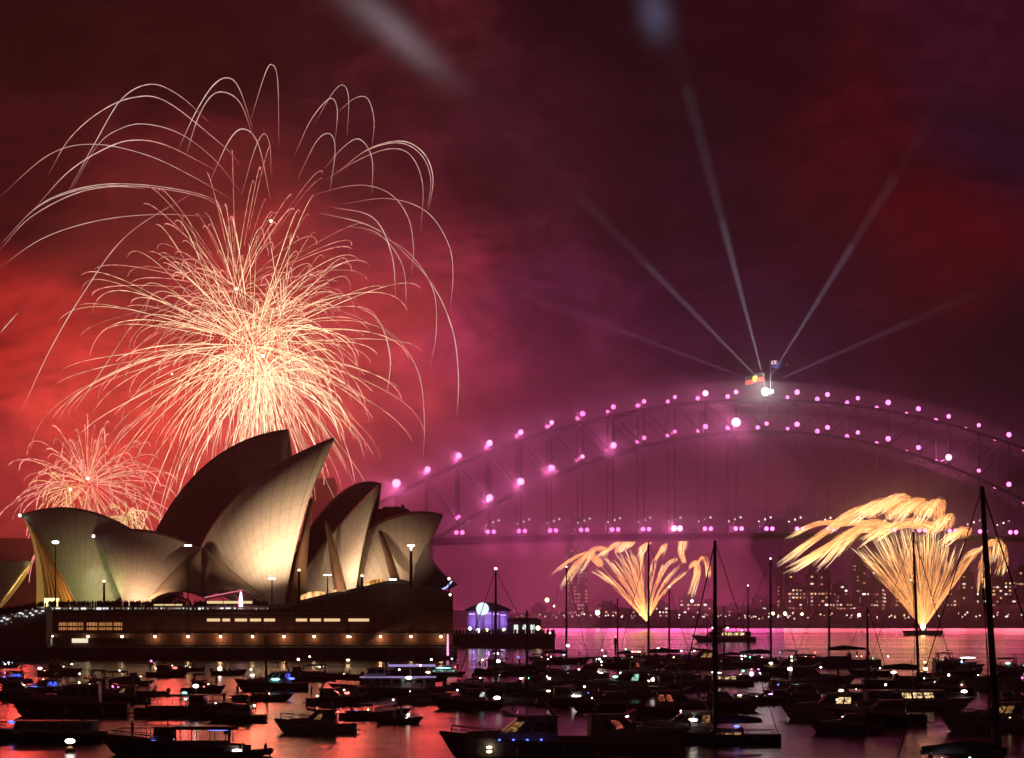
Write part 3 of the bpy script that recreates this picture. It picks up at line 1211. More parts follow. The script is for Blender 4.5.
# ------------------------------------------------------------------ the wharf beyond the hall
def build_wharf():
    d = 858.0
    a, b = at(440, 640, d), at(556, 640, d)
    z1 = at(0, 634, d).z
    r = empty('wharf', ((a.x + b.x) / 2, d, 0), 0, 'dark brown timber wharf with spectators beyond the concert hall', 'wharf')
    w = (b.x - a.x) / 2
    g = MB()
    g.box(-w, w, 0, 60, z1 - 1.0, z1)
    g.build('deck', principled('wharf timber', (.1, .055, .04), .8, noise=.4, nscale=.4), r)
    g = MB()
    g.box(-w + .3, w - .3, 0.6, 58, -1, z1 - 1.0)
    g.build('wharf_wall', principled('wharf wall', (.09, .05, .04), .85, noise=.4, nscale=.3), r)
    for i in range(20):
        g = MB()
        x = -w + .6 + (2 * w - 1.2) * i / 19
        g.tube([(x, .25, -1), (x, .25, z1 - 1.0)], .22, 6)
        g.build('pile', principled('tarred pile', (.04, .03, .025), .8), r)
    rr = random.Random(8)
    g = MB()
    for i in range(150):
        p = Vector((rr.uniform(-w + .5, w - .5), rr.uniform(.4, 4.5), z1))
        h = rr.uniform(1.5, 1.85)
        g.tube([p, p + Vector((0, 0, h * .45)), p + Vector((0, 0, h * .78)), p + Vector((0, 0, h * .86))], [.16, .24, .26, .08], 6)
        g.ball(p + Vector((0, 0, h * .93)), h * .075, 6, 4)
    c = g.build('crowd', principled('crowd clothes', (.05, .04, .045), .8))
    c.location = r.location
    tag(c, 'spectators standing along the timber wharf edge', 'crowd', kind='stuff')

    # violet lit pavilion with a low curved roof and a glowing disc
    d2 = 880.0
    p = at(488, 634, d2)
    p.z = z1
    pv = empty('pavilion', p, 0, 'pavilion lit violet with curved roof and glowing white disc', 'pavilion')
    hw = 21 * d2 / F
    top = at(0, 608, d2).z - z1
    g = MB()
    g.box(-hw, hw, 0, 14, 0, top - .6)
    wallm = principled('pavilion cladding', (.5, .48, .52), .6, noise=.25, nscale=.5)
    g.build('wall', wallm, pv)
    g = MB()
    arc = [(-hw - .8 + (2 * hw + 1.6) * i / 14, top - .6 + 2.6 * sin(pi * i / 14)) for i in range(15)]
    g.prism(arc + [(hw + .8, top - 1.1), (-hw - .8, top - 1.1)], -1.4, 15)
    g.build('roof', M_DARKSTEEL, pv)
    for i in range(6):
        g = MB()
        x = -hw + .4 + (2 * hw - .8) * i / 5
        g.bar((x, -.9, 0), (x, -.9, top - 1.1), .3)
        g.build('post', M_DARKSTEEL, pv)
    g = MB()
    rr2 = 2.3
    b0 = at(482.5, 608.8, d2 - 2) - p
    disc = [(b0.x + rr2 * cos(2 * pi * i / 24), b0.z + rr2 * sin(2 * pi * i / 24)) for i in range(24)]
    g.prism(disc, -2.2, -1.7)
    g.build('glowing_disc', glow('pale disc', (.75, .85, 1.0), 1.3), pv)
    for x0, y0 in ((472, 614), (480, 613.5), (488, 613.5), (496, 614), (503, 615)):
        q = at(x0, y0, d2) - p
        g = MB()
        g.box(q.x - 1.1, q.x + 1.1, -.5, -.3, q.z - .2, q.z + .2)
        g.build('violet_lamp', glow('violet strip', (.6, .3, 1.0), 2.0), pv)
    for xx in (-5, 0, 5):
        lamp('violet_light', 'POINT', (xx, -2.6, 4.2), 420, (.45, .2, 1.0), pv, size=.4)
    # annexe with three lit doors
    an = empty('wharf_shed', at(524, 634, 878) * 1.0, 0, 'long low wharf shed with three pale green lit doors', 'shed')
    an.location.z = z1
    ww = 17 * 878 / F
    g = MB()
    g.box(-ww, ww, 0, 9, 0, 4.4)
    g.build('wall', principled('shed boards', (.12, .09, .1), .8, noise=.3), an)
    g = MB()
    g.prism([(-ww - .5, 4.4), (ww + .5, 4.4), (ww - 1, 5.6), (-ww + 1, 5.6)], -.6, 9.6)
    g.build('roof', M_DARKSTEEL, an)
    for x0 in (516, 524.5, 532.5):
        q = at(x0, 629, 877.8) - an.location
        g = MB()
        g.box(q.x - .75, q.x + .75, -.12, -.004, .2, 3.2)
        g.build('door', glow('lit shed door', (.8, .95, .8), 1.1), an)
    # quay lamps along the edge
    for (x, y, s, mm, lab) in ((470, 628.5, .55, M_WHITE, 'white globe lamp at the inner end of the wharf'), (478, 630.5, .7, M_WHITE, 'large white lamp below the glowing disc'),
                               (487, 630, .5, M_WARM, 'warm globe lamp below the violet pavilion'), (504, 629.5, .5, M_WARM, 'warm globe lamp between pavilion and shed'),
                               (538, 628, .75, M_WARM, 'bright warm lamp at the outer end of the shed'), (550, 633, .3, M_WARM, 'tiny warm lamp on the wharf corner'),
                               (496, 620, .3, M_PURPLE, 'small violet lamp above the pavilion eaves')):
        q = at(x, y, 860)
        o = empty('quay_lamp', (q.x, 860, z1), 0, lab, 'lamp', 'lamps along the wharf')
        g = MB()
        g.tube([(0, 0, 0), (0, 0, q.z - z1)], .09, 6)
        g.build('post', M_DARKSTEEL, o)
        g = MB()
        g.ball((0, 0, q.z - z1), s, 8, 6)
        g.build('lantern', mm, o, smooth=True)
    # glowing pink pole on the sea wall corner and the red channel beacon
    p, q = at(448.5, 662, 640), at(448.5, 634, 640)
    o = empty('light_pole', (p.x, 632.5, 0), 0, 'slender pole glowing pink at the podium corner', 'light pole')
    g = MB()
    g.tube([(0, 0, -.5), (0, 0, 1.2)], .3, 8)
    g.build('base', M_DARKSTEEL, o)
    g = MB()
    g.tube([(0, 0, 1.2), (0, 0, q.z)], [.28, .2], 8)
    g.build('glowing_tube', glow('pink tube', (1.0, .45, .75), 1.4), o)
    p = shore(615.5, 652)
    o = empty('channel_beacon', p, 0, 'channel marker post with a red lamp on top', 'beacon')
    g = MB()
    g.tube([(0, 0, -1), (0, 0, 4.6)], .35, 8)
    g.build('post', M_DARKSTEEL, o)
    g = MB()
    g.box(-.5, .5, -.1, .1, 2.6, 3.8)
    g.build('topmark', principled('beacon red', (.35, .03, .03), .6), o)
    g = MB()
    g.ball((0, 0, 4.85), .3, 8, 6)
    g.build('lantern', M_RED, o)


build_wharf()

# ------------------------------------------------------------------ the arch bridge
BD = 1429.0
BS = BD / F                     # metres per pixel at the bridge
BX, BY = (762 - 512) * BS, BD
BROT = radians(4.2)
PAN = 30.5 * BS                 # one panel of the arch
PLACE = ['', 'first', 'second', 'third', 'fourth', 'fifth', 'sixth', 'seventh', 'eighth', 'ninth', 'tenth', 'eleventh', 'twelfth', 'thirteenth', 'fourteenth']


def zt(k):
    return EYE + (HOR - 402.0 - 0.65 * k * k) * BS


def zb(k):
    return EYE + (HOR - 433.5 - 0.93 * k * k) * BS


def zd(k):
    return EYE + (HOR - 534.5 - 0.045 * k * k) * BS


def build_bridge():
    br = empty('arch_bridge', (BX, BY, 0), BROT, 'great steel arch bridge hung with rows of pink floodlights', 'bridge')
    NEAR, FAR = -15.0, 15.0
    for y in (NEAR, FAR):
        g = MB()
        g.mat(M_STEEL)
        K = range(-14, 15)
        for k in range(-14, 14):
            g.bar((k * PAN, y, zt(k)), ((k + 1) * PAN, y, zt(k + 1)), 1.5)
        t = g.build('top_chord', M_STEEL, br)
        g = MB()
        for k in range(-14, 14):
            g.bar((k * PAN, y, zb(k)), ((k + 1) * PAN, y, zb(k + 1)), 1.7)
        g.build('bottom_chord', M_STEEL, br)
        g = MB()
        for k in K:
            g.bar((k * PAN, y, zb(k)), (k * PAN, y, zt(k)), 1.1)
        for k in range(-14, 14):
            if k < 0:
                g.bar((k * PAN, y, zt(k)), ((k + 1) * PAN, y, zb(k + 1)), 0.7)
            else:
                g.bar((k * PAN, y, zb(k)), ((k + 1) * PAN, y, zt(k + 1)), 0.7)
        g.build('web_lattice', M_STEEL, br)
        # the steel picked out by the pink lamps: catwalk rail along each chord
        g = MB()
        for f, dz in ((zt, 1.9), (zb, 1.9)):
            for k in range(-13, 13):
                g.bar((k * PAN, y, f(k) + dz), ((k + 1) * PAN, y, f(k + 1) + dz), 0.18)
                for s in (0, .33, .66):
                    p = Vector((k * PAN, y, f(k))).lerp(Vector(((k + 1) * PAN, y, f(k + 1))), s)
                    g.bar(p + Vector((0, 0, .8)), p + Vector((0, 0, dz)), .14)
        g.build('catwalk_railing', M_ALU, br)
        for k in range(-12, 13):
            if zb(k) - zd(k) > 3:
                g = MB()
                g.bar((k * PAN, y, zd(k) + 1), (k * PAN, y, zb(k)), 0.55)
                g.build('hanger', M_STEEL, br)
    for f in (zt, zb):
        g = MB()
        for k in range(-14, 15):
            g.bar((k * PAN, NEAR, f(k)), (k * PAN, FAR, f(k)), .9)
        for k in range(-14, 14):
            g.bar((k * PAN, NEAR, f(k)), ((k + 1) * PAN, FAR, f(k + 1)), .6)
            g.bar((k * PAN, FAR, f(k)), ((k + 1) * PAN, NEAR, f(k + 1)), .6)
        g.build('lateral_lattice', M_STEEL, br)
    g = MB()
    rings = []
    for k in range(-26, 27):
        z = zd(max(-14, min(14, k)))
        rings.append([(k * PAN, -24.5, z - 3.2), (k * PAN, 24.5, z - 3.2), (k * PAN, 24.5, z), (k * PAN, -24.5, z)])
    g.loft(rings)
    g.build('deck', M_STEEL, br)
    g = MB()
    for y in (-24.4, 24.4):
        for k in range(-26, 26):
            a, b = zd(max(-14, min(14, k))), zd(max(-14, min(14, k + 1)))
            g.bar((k * PAN, y, a + 2.0), ((k + 1) * PAN, y, b + 2.0), .16)
            g.bar((k * PAN, y, a + 1.0), ((k + 1) * PAN, y, b + 1.0), .1)
            for s in range(4):
                g.bar(((k + s / 4) * PAN, y, a), ((k + s / 4) * PAN, y, a + 2.0), .12)
    g.build('railing', M_STEEL, br)
    # granite pylons at both ends, spectators on the one that shows
    for sx in (-1, 1):
        for y in (-21.0, 21.0):
            x = sx * (14 * PAN + 5.5)
            g = MB()
            g.taper(x, y, -1, 58, 17, 13, 15.4, 11.4)
            g.taper(x, y, 58, 84, 14.6, 10.8, 14.0, 10.2)
            g.taper(x, y, 84, 86, 15.2, 11.2, 15.2, 11.2)
            g.taper(x, y, 86, 89.5, 13, 9.4, 12.6, 9)
            g.build('pylon', M_GRANITE, br)
    for k in (-25, -23, -21, -19, -17, 17, 19, 21, 23, 25):
        g = MB()
        g.taper(k * PAN, 0, -1, zd(14) - 3.2, 4, 34, 3.4, 32)
        g.build('pier', M_GRANITE, br)
    # summit: beacon housing
    g = MB()
    g.box(-3, 3, NEAR - 1.2, NEAR + 1.2, zt(0) + .75, zt(0) + 2.0)
    g.build('summit_platform', M_STEEL, br)
    return br


BRIDGE = build_bridge()
RB = Matrix.Translation((BX, BY, 0)) @ Matrix.Rotation(BROT, 4, 'Z')


def bw(x, y, z):
    return RB @ Vector((x, y, z))


def flood(kind, k, y, z, s, mat, lab, group, stem=3.0):
    o = empty(kind, bw(k * PAN, y, z), BROT, lab, 'floodlight', group)
    g = MB()
    g.bar((0, 0, 0), (0, 0, stem), .22)
    g.box(-.5, .5, -.3, .3, stem - .3, stem)
    g.build('stand', M_DARKSTEEL, o)
    g = MB()
    g.ball((0, -.3, stem + s * .8), s, 10, 7)
    g.build('lamp_glass', mat, o, smooth=True)
    return o


M_PINKB = glow('pink lamp bright', (1.0, .36, .78), 6.0)
PUFFS = []
BIG_T = {-12: 2.6, -11: 1.7, -10: 1.7, -9: 1.8, -8: 1.5, -2: 1.8, -7: 1.3}
BIG_B = {-9: 2.1, -8: 2.2, -7: 1.9, -5: 2.0, -1: 2.9, 6: 2.0, -6: 1.2}
for row, f, big in (('upper', zt, BIG_T), ('lower', zb, BIG_B)):
    for k in range(-12, 13):
        if row == 'lower' and not (-10 <= k <= 9):
            continue
        if row == 'upper' and (k > 9 or k == 0):
            continue
        side = 'summit' if k == 0 else (PLACE[abs(k)] + ' panel ' + ('hall' if k < 0 else 'city') + '-side of the summit')
        for y, nm in ((-15.0, 'front'), (15.0, 'rear')):
            if row == 'upper' and k == -12 and y > 0:
                continue
            s = (1.25 if y < 0 else 1.1) * (.85 + .4 * ((k * 37 + (11 if y < 0 else 5)) % 10) / 10)
            m = M_PINK
            if k in big and y < 0:
                s, m = big[k] * .9, M_PINKB
            elif k in big:
                s = 1.2
            lab = ('large dazzling' if s > 1.9 else 'bright' if s > 1.3 else 'small') + ' pink floodlight, ' + nm + ' truss, ' + row + ' arch, ' + side
            flood('arch_floodlight', k, y, f(k) + .75, s, m, lab, 'pink floodlights along the ' + row + ' arch')
        strong = big.get(k, 1.0)
        PUFFS.append((bw(k * PAN, 0, f(k) + 4.2), 5.5 + 3.5 * (strong - 1), strong))
for k in range(-10, 10):
    side = 'below the summit' if k == 0 else (PLACE[abs(k)] + ' bay ' + ('hall' if k < 0 else 'city') + '-side of the summit')
    strong = 1.7 if k in (-3,) else 1.15 if k < -5 else 1.0
    for dx, nm in ((-1.7, 'hall-side'), (1.7, 'city-side')):
        flood('deck_floodlight', k + dx / PAN, -24, zd(k), 1.2 * (1.3 if strong > 1.5 else 1), M_PINKB if strong > 1.5 else M_PINK,
              nm + ' pink lamp of the roadway pair, ' + side, 'pink floodlights along the roadway', 1.6)
    PUFFS.append((bw(k * PAN, 0, zd(k) + 3), 4.8 + 2 * (strong - 1), strong))
    # tall white street lamp with three heads
    o = empty('street_lamp', bw((k + .18) * PAN, 9, zd(k)), BROT, 'three headed white street lamp on the bridge, ' + side, 'street lamp',
              'white street lamps on the bridge')
    g = MB()
    g.tube([(0, 0, 0), (0, 0, 9.0)], .16, 6)
    g.bar((-3.6, 0, 8.0), (3.6, 0, 10.4), .16)
    g.build('post', M_DARKSTEEL, o)
    for j, (x, z) in enumerate(((-3.5, 8.0), (.3, 9.2), (3.5, 10.4))):
        g = MB()
        g.ball((x, -.2, z), .55 if j else .45, 8, 6)
        g.build('lamp_head', glow('street lamp white', (1.0, .85, .8), 2.4), o, smooth=True)

# searchlight battery and flags on the summit
o = empty('searchlight', bw(-.8, -15, zt(0) + 2.0), BROT, 'white searchlight battery blazing at the arch summit', 'searchlight')
g = MB()
g.tube([(0, 0, 0), (0, 0, 1.2)], [1.2, .8], 8)
g.build('base', M_DARKSTEEL, o)
g = MB()
g.ball((0, -.6, 2.6), 2.3, 12, 8)
g.ball((3.6, -.6, 2.8), 1.2, 10, 6)
g.build('lamp_glass', glow('searchlight white', (.95, 1.0, 1.0), 14.0), o, smooth=True)
PUFFS.append((bw(-.8, -15, zt(0) + 4.6), 7, .9))
SEARCH = [((588, 205), 900.0, 3.0), ((668, 14), 1500.0, 3.2), ((862, 230), 1000.0, 3.2), ((640, 338), 420.0, 2.2), ((910, 322), 420.0, 3.0)]
for (tx, ty), en, an in SEARCH:
    p0 = bw(-.8, -15, zt(0) + 8.4)
    tgt = at(tx, ty, BD - 30)
    lamp('searchlight_beam', 'SPOT', p0, en * BEAM, (.75, .8, 1.0), None, tgt, .5, an * 1.15, 1.0)

for (dx, cols, lab, kind) in ((-1.2, None, 'red, black and yellow disc flag on the arch summit', 'disc'), (2.6, None, 'blue ensign with a crossed corner flying on the arch summit', 'ensign')):
    o = empty('flag', bw(dx, -14, zt(0) + 2.0), BROT, lab, 'flag', 'flags on the arch summit')
    hgt = 9.0 if kind == 'disc' else 16.0
    g = MB()
    g.tube([(0, 0, 0), (0, 0, hgt + 5)], .16, 6)
    g.build('flagpole', M_ALU, o)
    W_, H_ = (-11.0, 5.0) if kind == 'disc' else (7.0, 4.6)
    nx, nz = 24, 14
    g = MB()
    pal = {c: principled('flag ' + c, v, .8) for c, v in (('black', (.02, .02, .02)), ('red', (.6, .05, .03)), ('yellow', (.8, .55, .05)), ('blue', (.02, .03, .2)), ('white', (.75, .75, .75)))}
    pts = []
    for j in range(nz + 1):
        for i in range(nx + 1):
            u, v = i / nx, j / nz
            pts.append((W_ * u, .45 * sin(u * 7 + v), hgt + H_ * v + (-2.2 * u if kind == 'disc' else .8 * u) + .3 * sin(u * 6)))
    b = len(g.v)
    g.v.extend(pts)
    for j in range(nz):
        for i in range(nx):
            u, v = (i + .5) / nx, (j + .5) / nz
            if kind == 'disc':
                c = 'yellow' if ((u - .5) * abs(W_)) ** 2 + ((v - .5) * H_) ** 2 < 1.5 ** 2 else ('black' if v > .5 else 'red')
            else:
                c = 'blue'
                if u < .5 and v > .5:
                    a, d_ = u / .5, (v - .5) / .5
                    if abs(a - .5) < .1 or abs(d_ - .5) < .12:
                        c = 'red'
                    elif abs(a - .5) < .2 or abs(d_ - .5) < .24 or abs(a - d_) < .1 or abs(a + d_ - 1) < .1:
                        c = 'white'
                elif (i, j) in ((18, 11), (18, 3), (15, 7), (21, 8), (6, 3)):
                    c = 'white'
            g.mat(pal[c])
            g.face((b + j * (nx + 1) + i, b + j * (nx + 1) + i + 1, b + (j + 1) * (nx + 1) + i + 1, b + (j + 1) * (nx + 1) + i))
    g.build('flag_cloth', None, o, fix=False)
lamp('flag_light', 'POINT', bw(-4, -24, zt(0) + 9), 20000, (1, .9, .8), None, size=.5)
for c, r, s in PUFFS:
    lamp('lamp_glow', 'POINT', c + Vector((0, -3, 0)), PUFFE * s ** 2.6, (1.0, .17, .46), None, size=.6)
for i, (x, pose, lab) in enumerate(((-1.5, 'stand', 'spectator on the pylon roof, standing apart from the other three'),
                                    (2.2, 'arms', 'spectator on the pylon roof with arms raised'),
                                    (4.0, 'stand', 'spectator on the pylon roof in the middle of the group'),
                                    (5.8, 'phone', 'spectator on the pylon roof holding up a phone'))):
    person(bw(-14 * PAN - 5.5 + x, -24.5, 89.5), 0, pose, 'black', lab, 1.0, 'people on the pylon roof')


# unseen lamps added under the roadway to bring pink onto the water
for k in range(-9, 11):
    lamp('added_water_wash', 'SPOT', bw(k * PAN, -26, zd(k) - 5), WASH * (1.0 if k < 3 else .6), (1.0, .1, .42) if k < 5 else (1.0, .14, .25), None,
         bw(k * PAN * .8, -700, 0), 6, 150, .8)
# firework smoke drifting round the bridge: it dims the steel and takes the colour of the lamps
def smoke_bank(c, r, dens, lab):
    m = bpy.data.materials.new('drifting smoke')
    m.use_nodes = True
    T = NT(m.node_tree)
    for n in list(T.n):
        T.n.remove(n)
    v = T.new('ShaderNodeVolumePrincipled')
    v.inputs['Color'].default_value = (.95, .82, .92, 1)
    v.inputs['Density'].default_value = dens
    v.inputs['Anisotropy'].default_value = 0.88 if dens > .0012 else 0.4
    ou = T.new('ShaderNodeOutputMaterial')
    T.l.new(v.outputs[0], ou.inputs['Volume'])
    g = MB()
    g.ball((0, 0, 0), 1.0, 64, 32, r)
    rs = random.Random(int(r[0]))
    ph = [(rs.uniform(0, 6), rs.uniform(1.5, 4), rs.uniform(1, 3.5), rs.uniform(.04, .1)) for _ in range(6)]
    out = []
    for (x, y, z) in g.v:
        u, w = x / r[0], z / r[2]
        k = 1 + sum(am * sin(fu * u * 2 + fw * w * 2 + p0) for p0, fu, fw, am in ph)
        out.append((x * k, y * k, z * k))
    g.v = out
    s_ = g.build('smoke', m, None, smooth=True)
    s_.location = c
    tag(s_, lab, 'smoke', kind='stuff')


smoke_bank(at(600, 452, 1312), (215, 50, 45), 0.0018, 'rosy veil of firework smoke drifting before the bridge')
smoke_bank(at(505, 462, 1300), (115, 42, 42), 0.0028, 'denser rosy smoke before the hall side of the bridge')
smoke_bank(at(840, 446, 1330), (150, 34, 46), 0.0013, 'thin smoke before the city side of the bridge')
smoke_bank(at(752, 330, 1412), (85, 40, 62), 0.0002, 'thin smoke added just above the arch summit to show the searchlight beams')  # smoke added above the summit so the beams start bright and fade
smoke_bank(at(750, 280, 1412), (135, 45, 118), 0.00012, 'thin smoke added high above the arch summit to show the searchlight beams')
for i, (x, pose, lab) in enumerate(((-1.5, 'stand', 'spectator on the pylon roof, standing apart from the other three'),
                                    (2.2, 'arms', 'spectator on the pylon roof with arms raised'),
                                    (4.0, 'stand', 'spectator on the pylon roof in the middle of the group'),
                                    (5.8, 'phone', 'spectator on the pylon roof holding up a phone'))):
    person(bw(-14 * PAN - 5.5 + x, -24.5, 89.5), 0, pose, 'black', lab, 1.0, 'people on the pylon roof')


# unseen lamps added under the roadway to bring pink onto the water
for k in range(-9, 11):
    lamp('added_water_wash', 'SPOT', bw(k * PAN, -26, zd(k) - 5), WASH * (1.0 if k < 3 else .6), (1.0, .1, .42) if k < 5 else (1.0, .14, .25), None,
         bw(k * PAN * .8, -700, 0), 6, 150, .8)
# firework smoke drifting round the bridge: it dims the steel and takes the colour of the lamps
def smoke_bank(c, r, dens, lab):
    m = bpy.data.materials.new('drifting smoke')
    m.use_nodes = True
    T = NT(m.node_tree)
    for n in list(T.n):
        T.n.remove(n)
    v = T.new('ShaderNodeVolumePrincipled')
    v.inputs['Color'].default_value = (.95, .82, .92, 1)
    v.inputs['Density'].default_value = dens
    v.inputs['Anisotropy'].default_value = 0.88 if dens > .0012 else 0.4
    ou = T.new('ShaderNodeOutputMaterial')
    T.l.new(v.outputs[0], ou.inputs['Volume'])
    g = MB()
    g.ball((0, 0, 0), 1.0, 64, 32, r)
    rs = random.Random(int(r[0]))
    ph = [(rs.uniform(0, 6), rs.uniform(1.5, 4), rs.uniform(1, 3.5), rs.uniform(.04, .1)) for _ in range(6)]
    out = []
    for (x, y, z) in g.v:
        u, w = x / r[0], z / r[2]
        k = 1 + sum(am * sin(fu * u * 2 + fw * w * 2 + p0) for p0, fu, fw, am in ph)
        out.append((x * k, y * k, z * k))
    g.v = out
    s_ = g.build('smoke', m, None, smooth=True)
    s_.location = c
    tag(s_, lab, 'smoke', kind='stuff')


smoke_bank(at(505, 500, 1385), (165, 120, 84), 0.0026, 'rosy bank of firework smoke drifting round the bridge')
smoke_bank(at(490, 500, 1390), (110, 100, 64), 0.0030, 'denser rosy smoke round the hall side of the bridge')
for f, lab in ((zt, 'pink smoke ribbon added for lamp halos along the upper arch'), (zb, 'pink smoke ribbon added for lamp halos along the lower arch'), (zd, 'pink smoke ribbon added for lamp halos along the roadway')):
    g = MB()
    rings = []
    for i in range(-26, 21):
        k = i / 2
        w = .25 + .75 * min(1, (i + 26) / 6, (20 - i) / 6)
        rings.append([(k * PAN, 27 * w * cos(2 * pi * j / 10), f(k) + 4 + 8.5 * w * sin(2 * pi * j / 10)) for j in range(10)])
    g.loft(rings)  # smoke tube added along the lamp row to give each lamp a halo
    m = MATS.get('added halo smoke') or bpy.data.materials.new('added halo smoke')
    if 'added halo smoke' not in MATS:
        MATS['added halo smoke'] = m
        m.use_nodes = True
        T = NT(m.node_tree)
        for n in list(T.n):
            T.n.remove(n)
        v = T.new('ShaderNodeVolumePrincipled')
        v.inputs['Color'].default_value = (.95, .85, .92, 1)
        v.inputs['Density'].default_value = 0.0032
        ou = T.new('ShaderNodeOutputMaterial')
        T.l.new(v.outputs[0], ou.inputs['Volume'])
    s_ = g.build('smoke', m)
    s_.matrix_world = RB
    tag(s_, lab, 'smoke', kind='stuff')

# ------------------------------------------------------------------ the city across the water
def build_city():
    rnd = random.Random(21)
    wall = principled('dark tower facade', (.05, .045, .05), .6, noise=.3, nscale=.05)
    wins = [glow('amber office light', (1.0, .55, .2), 1.0), glow('pale office light', (1.0, .82, .62), 1.2),
            glow('dim orange light', (1.0, .42, .22), .45), glow('pinkish room light', (1.0, .5, .5), .5), glow('bright office light', (1.0, .9, .75), 2.2)]
    wm = {}

    def winmesh(w, h, m):
        k = (round(w, 1), round(h, 1), m.name)
        if k not in wm:
            g = MB()
            g.box(-w / 2, w / 2, -.35, -.004, 0, h)
            t = g.build('window', m)
            wm[k] = t.data
            bpy.data.objects.remove(t)
        return wm[k]

    def tower(x0, x1, ytop, D, style, lit, lab, roof=0):
        ybase = 616.0
        a, b = at(x0, ytop, D), at(x1, ytop, D)
        zb_ = 2.0
        W_ = b.x - a.x
        H_ = a.z - zb_
        dep = min(W_ * .8, 30)
        r = empty('tower_block' if H_ > 32 else 'low_building', ((a.x + b.x) / 2, D, zb_), 0, lab, 'building', 'buildings of the city across the harbour')
        g = MB()
        g.box(-W_ / 2, W_ / 2, 0, dep, -6, H_)
        nf = int(H_ / 3.4)
        for f in range(1, nf):
            g.box(-W_ / 2 - .25, W_ / 2 + .25, -.28, dep * .5, f * 3.4 - .25, f * 3.4 + .25)
        g.build('wall', wall, r)
        g = MB()
        g.box(-W_ * .3, W_ * .25, dep * .2, dep * .8, H_, H_ + 3 + 2 * roof)
        if roof:
            g.tube([(0, dep * .5, H_ + 4), (0, dep * .5, H_ + 12 + 4 * roof)], .35, 5)
        g.build('plant_room', wall, r)
        nc = max(2, int(W_ / 3.0))
        cw = W_ / nc
        cells = [(f, c) for f in range(1, nf) for c in range(nc)]
        rnd.shuffle(cells)
        if style == 'column':
            cc = rnd.randrange(nc)
            cells = [(f, cc) for f in range(1, nf) if rnd.random() < .8] + cells
        elif style == 'rows':
            rows = rnd.sample(range(1, nf), max(1, min(nf - 1, 1 + lit // 12)))
            cells = [(f, c) for f in rows for c in range(nc) if rnd.random() < .75] + cells
        seen = set()
        for f, c in cells[:]:
            if len(seen) >= lit * .75:
                break
            if (f, c) in seen:
                continue
            seen.add((f, c))
            if style == 'rosy':
                m = rnd.choice((wins[3], wins[2], wins[3]))
            else:
                m = rnd.choices(wins, (4, 4, 4, 2, 1))[0]
            o = bpy.data.objects.new('window', winmesh(cw * rnd.choice((.4, .6, .8)), 1.6, m))
            COL.objects.link(o)
            o.parent = r
            o.location = (-W_ / 2 + cw * (c + .5), 0, f * 3.4 + .6)

    B = [
        (566, 588, 524, 2300, 'rosy', 95, 'tall tower with rosy windows behind the smaller golden fan', 2),
        (532, 546, 606, 2210, 'any', 5, 'low dark block beside the yellow shore lamps', 0),
        (598, 618, 604, 2210, 'any', 8, 'low block by the water under the smaller golden fan', 0),
        (655, 668, 603, 2250, 'any', 7, 'low block at the foot of the smaller golden fan', 0),
        (680, 700, 597, 2250, 'rows', 14, 'broad lit terrace block past the smaller golden fan', 0),
        (703, 716, 602, 2230, 'any', 7, 'small block beyond the thickest mast', 0),
        (728, 742, 606, 2230, 'any', 6, 'small dark block between two tall masts', 0),
        (752, 766, 598, 2260, 'any', 9, 'stubby block by the mast topped with a white lamp', 0),
        (777, 783, 562, 2300, 'column', 12, 'pencil thin tower with one lit window column', 1),
        (785, 793, 566, 2340, 'column', 14, 'thin tower twin beside the pencil tower', 0),
        (788, 806, 586, 2250, 'rows', 30, 'stepped block with long amber window rows', 0),
        (806, 818, 574, 2320, 'any', 16, 'mid height tower with white windows near its top', 1),
        (810, 832, 590, 2230, 'rows', 34, 'wide bright block with several full amber floors', 0),
        (820, 830, 570, 2360, 'any', 9, 'slim tower rising over the wide amber block', 0),
        (833, 848, 584, 2290, 'any', 18, 'squat tower behind the mast with people at its foot', 0),
        (853, 866, 558, 2330, 'rosy', 26, 'tallest reddish tower, few rosy windows, left of the big golden fan', 2),
        (862, 874, 580, 2270, 'any', 16, 'tower with scattered pale windows before the reddish tower', 0),
        (872, 886, 566, 2320, 'rows', 24, 'tower with three lit floors at the edge of the big golden fan', 0),
        (880, 884, 574, 2240, 'column', 12, 'needle thin stair tower with a lit column', 0),
        (888, 902, 588, 2260, 'any', 15, 'block with golden windows inside the big golden fan', 0),
        (902, 916, 578, 2310, 'any', 14, 'tower seen through the left jets of the big golden fan', 0),
        (930, 944, 582, 2310, 'any', 14, 'tower seen through the outermost jets of the big golden fan', 0),
        (946, 960, 590, 2260, 'any', 12, 'dark block just clear of the big golden fan', 0),
        (962, 974, 572, 2330, 'any', 10, 'dim tower between the big golden fan and the thick black mast', 1),
        (976, 990, 586, 2270, 'any', 14, 'block partly hidden by the thick black mast', 0),
        (992, 1003, 574, 2310, 'any', 14, 'tower under the falling gold sparks', 0),
        (1004, 1016, 580, 2280, 'rows', 22, 'tower with lit floors near the end of the shore', 0),
        (1016, 1032, 570, 2330, 'rows', 26, 'last wide tower with a bright top floor', 1),
        (836, 856, 598, 2215, 'rows', 16, 'long low waterfront block beneath the squat tower', 0),
        (-30, 44, 544, 1150, 'rosy', 5, 'dull grey block behind the open forecourt shell', 0),
        (960, 982, 604, 2215, 'any', 10, 'long low waterfront block right of the firework barge', 0),
    ]
    for t in B:
        tower(*t)
    # lamps strung along the far waterfront
    lab = 'small street lamp glowing on the far waterfront'
    mats = [glow('far lamp warm', (1, .7, .4), 1.6), glow('far lamp white', (1, .92, .85), 2.0), glow('far lamp rose', (1, .5, .45), 1.2)]
    protos = {}
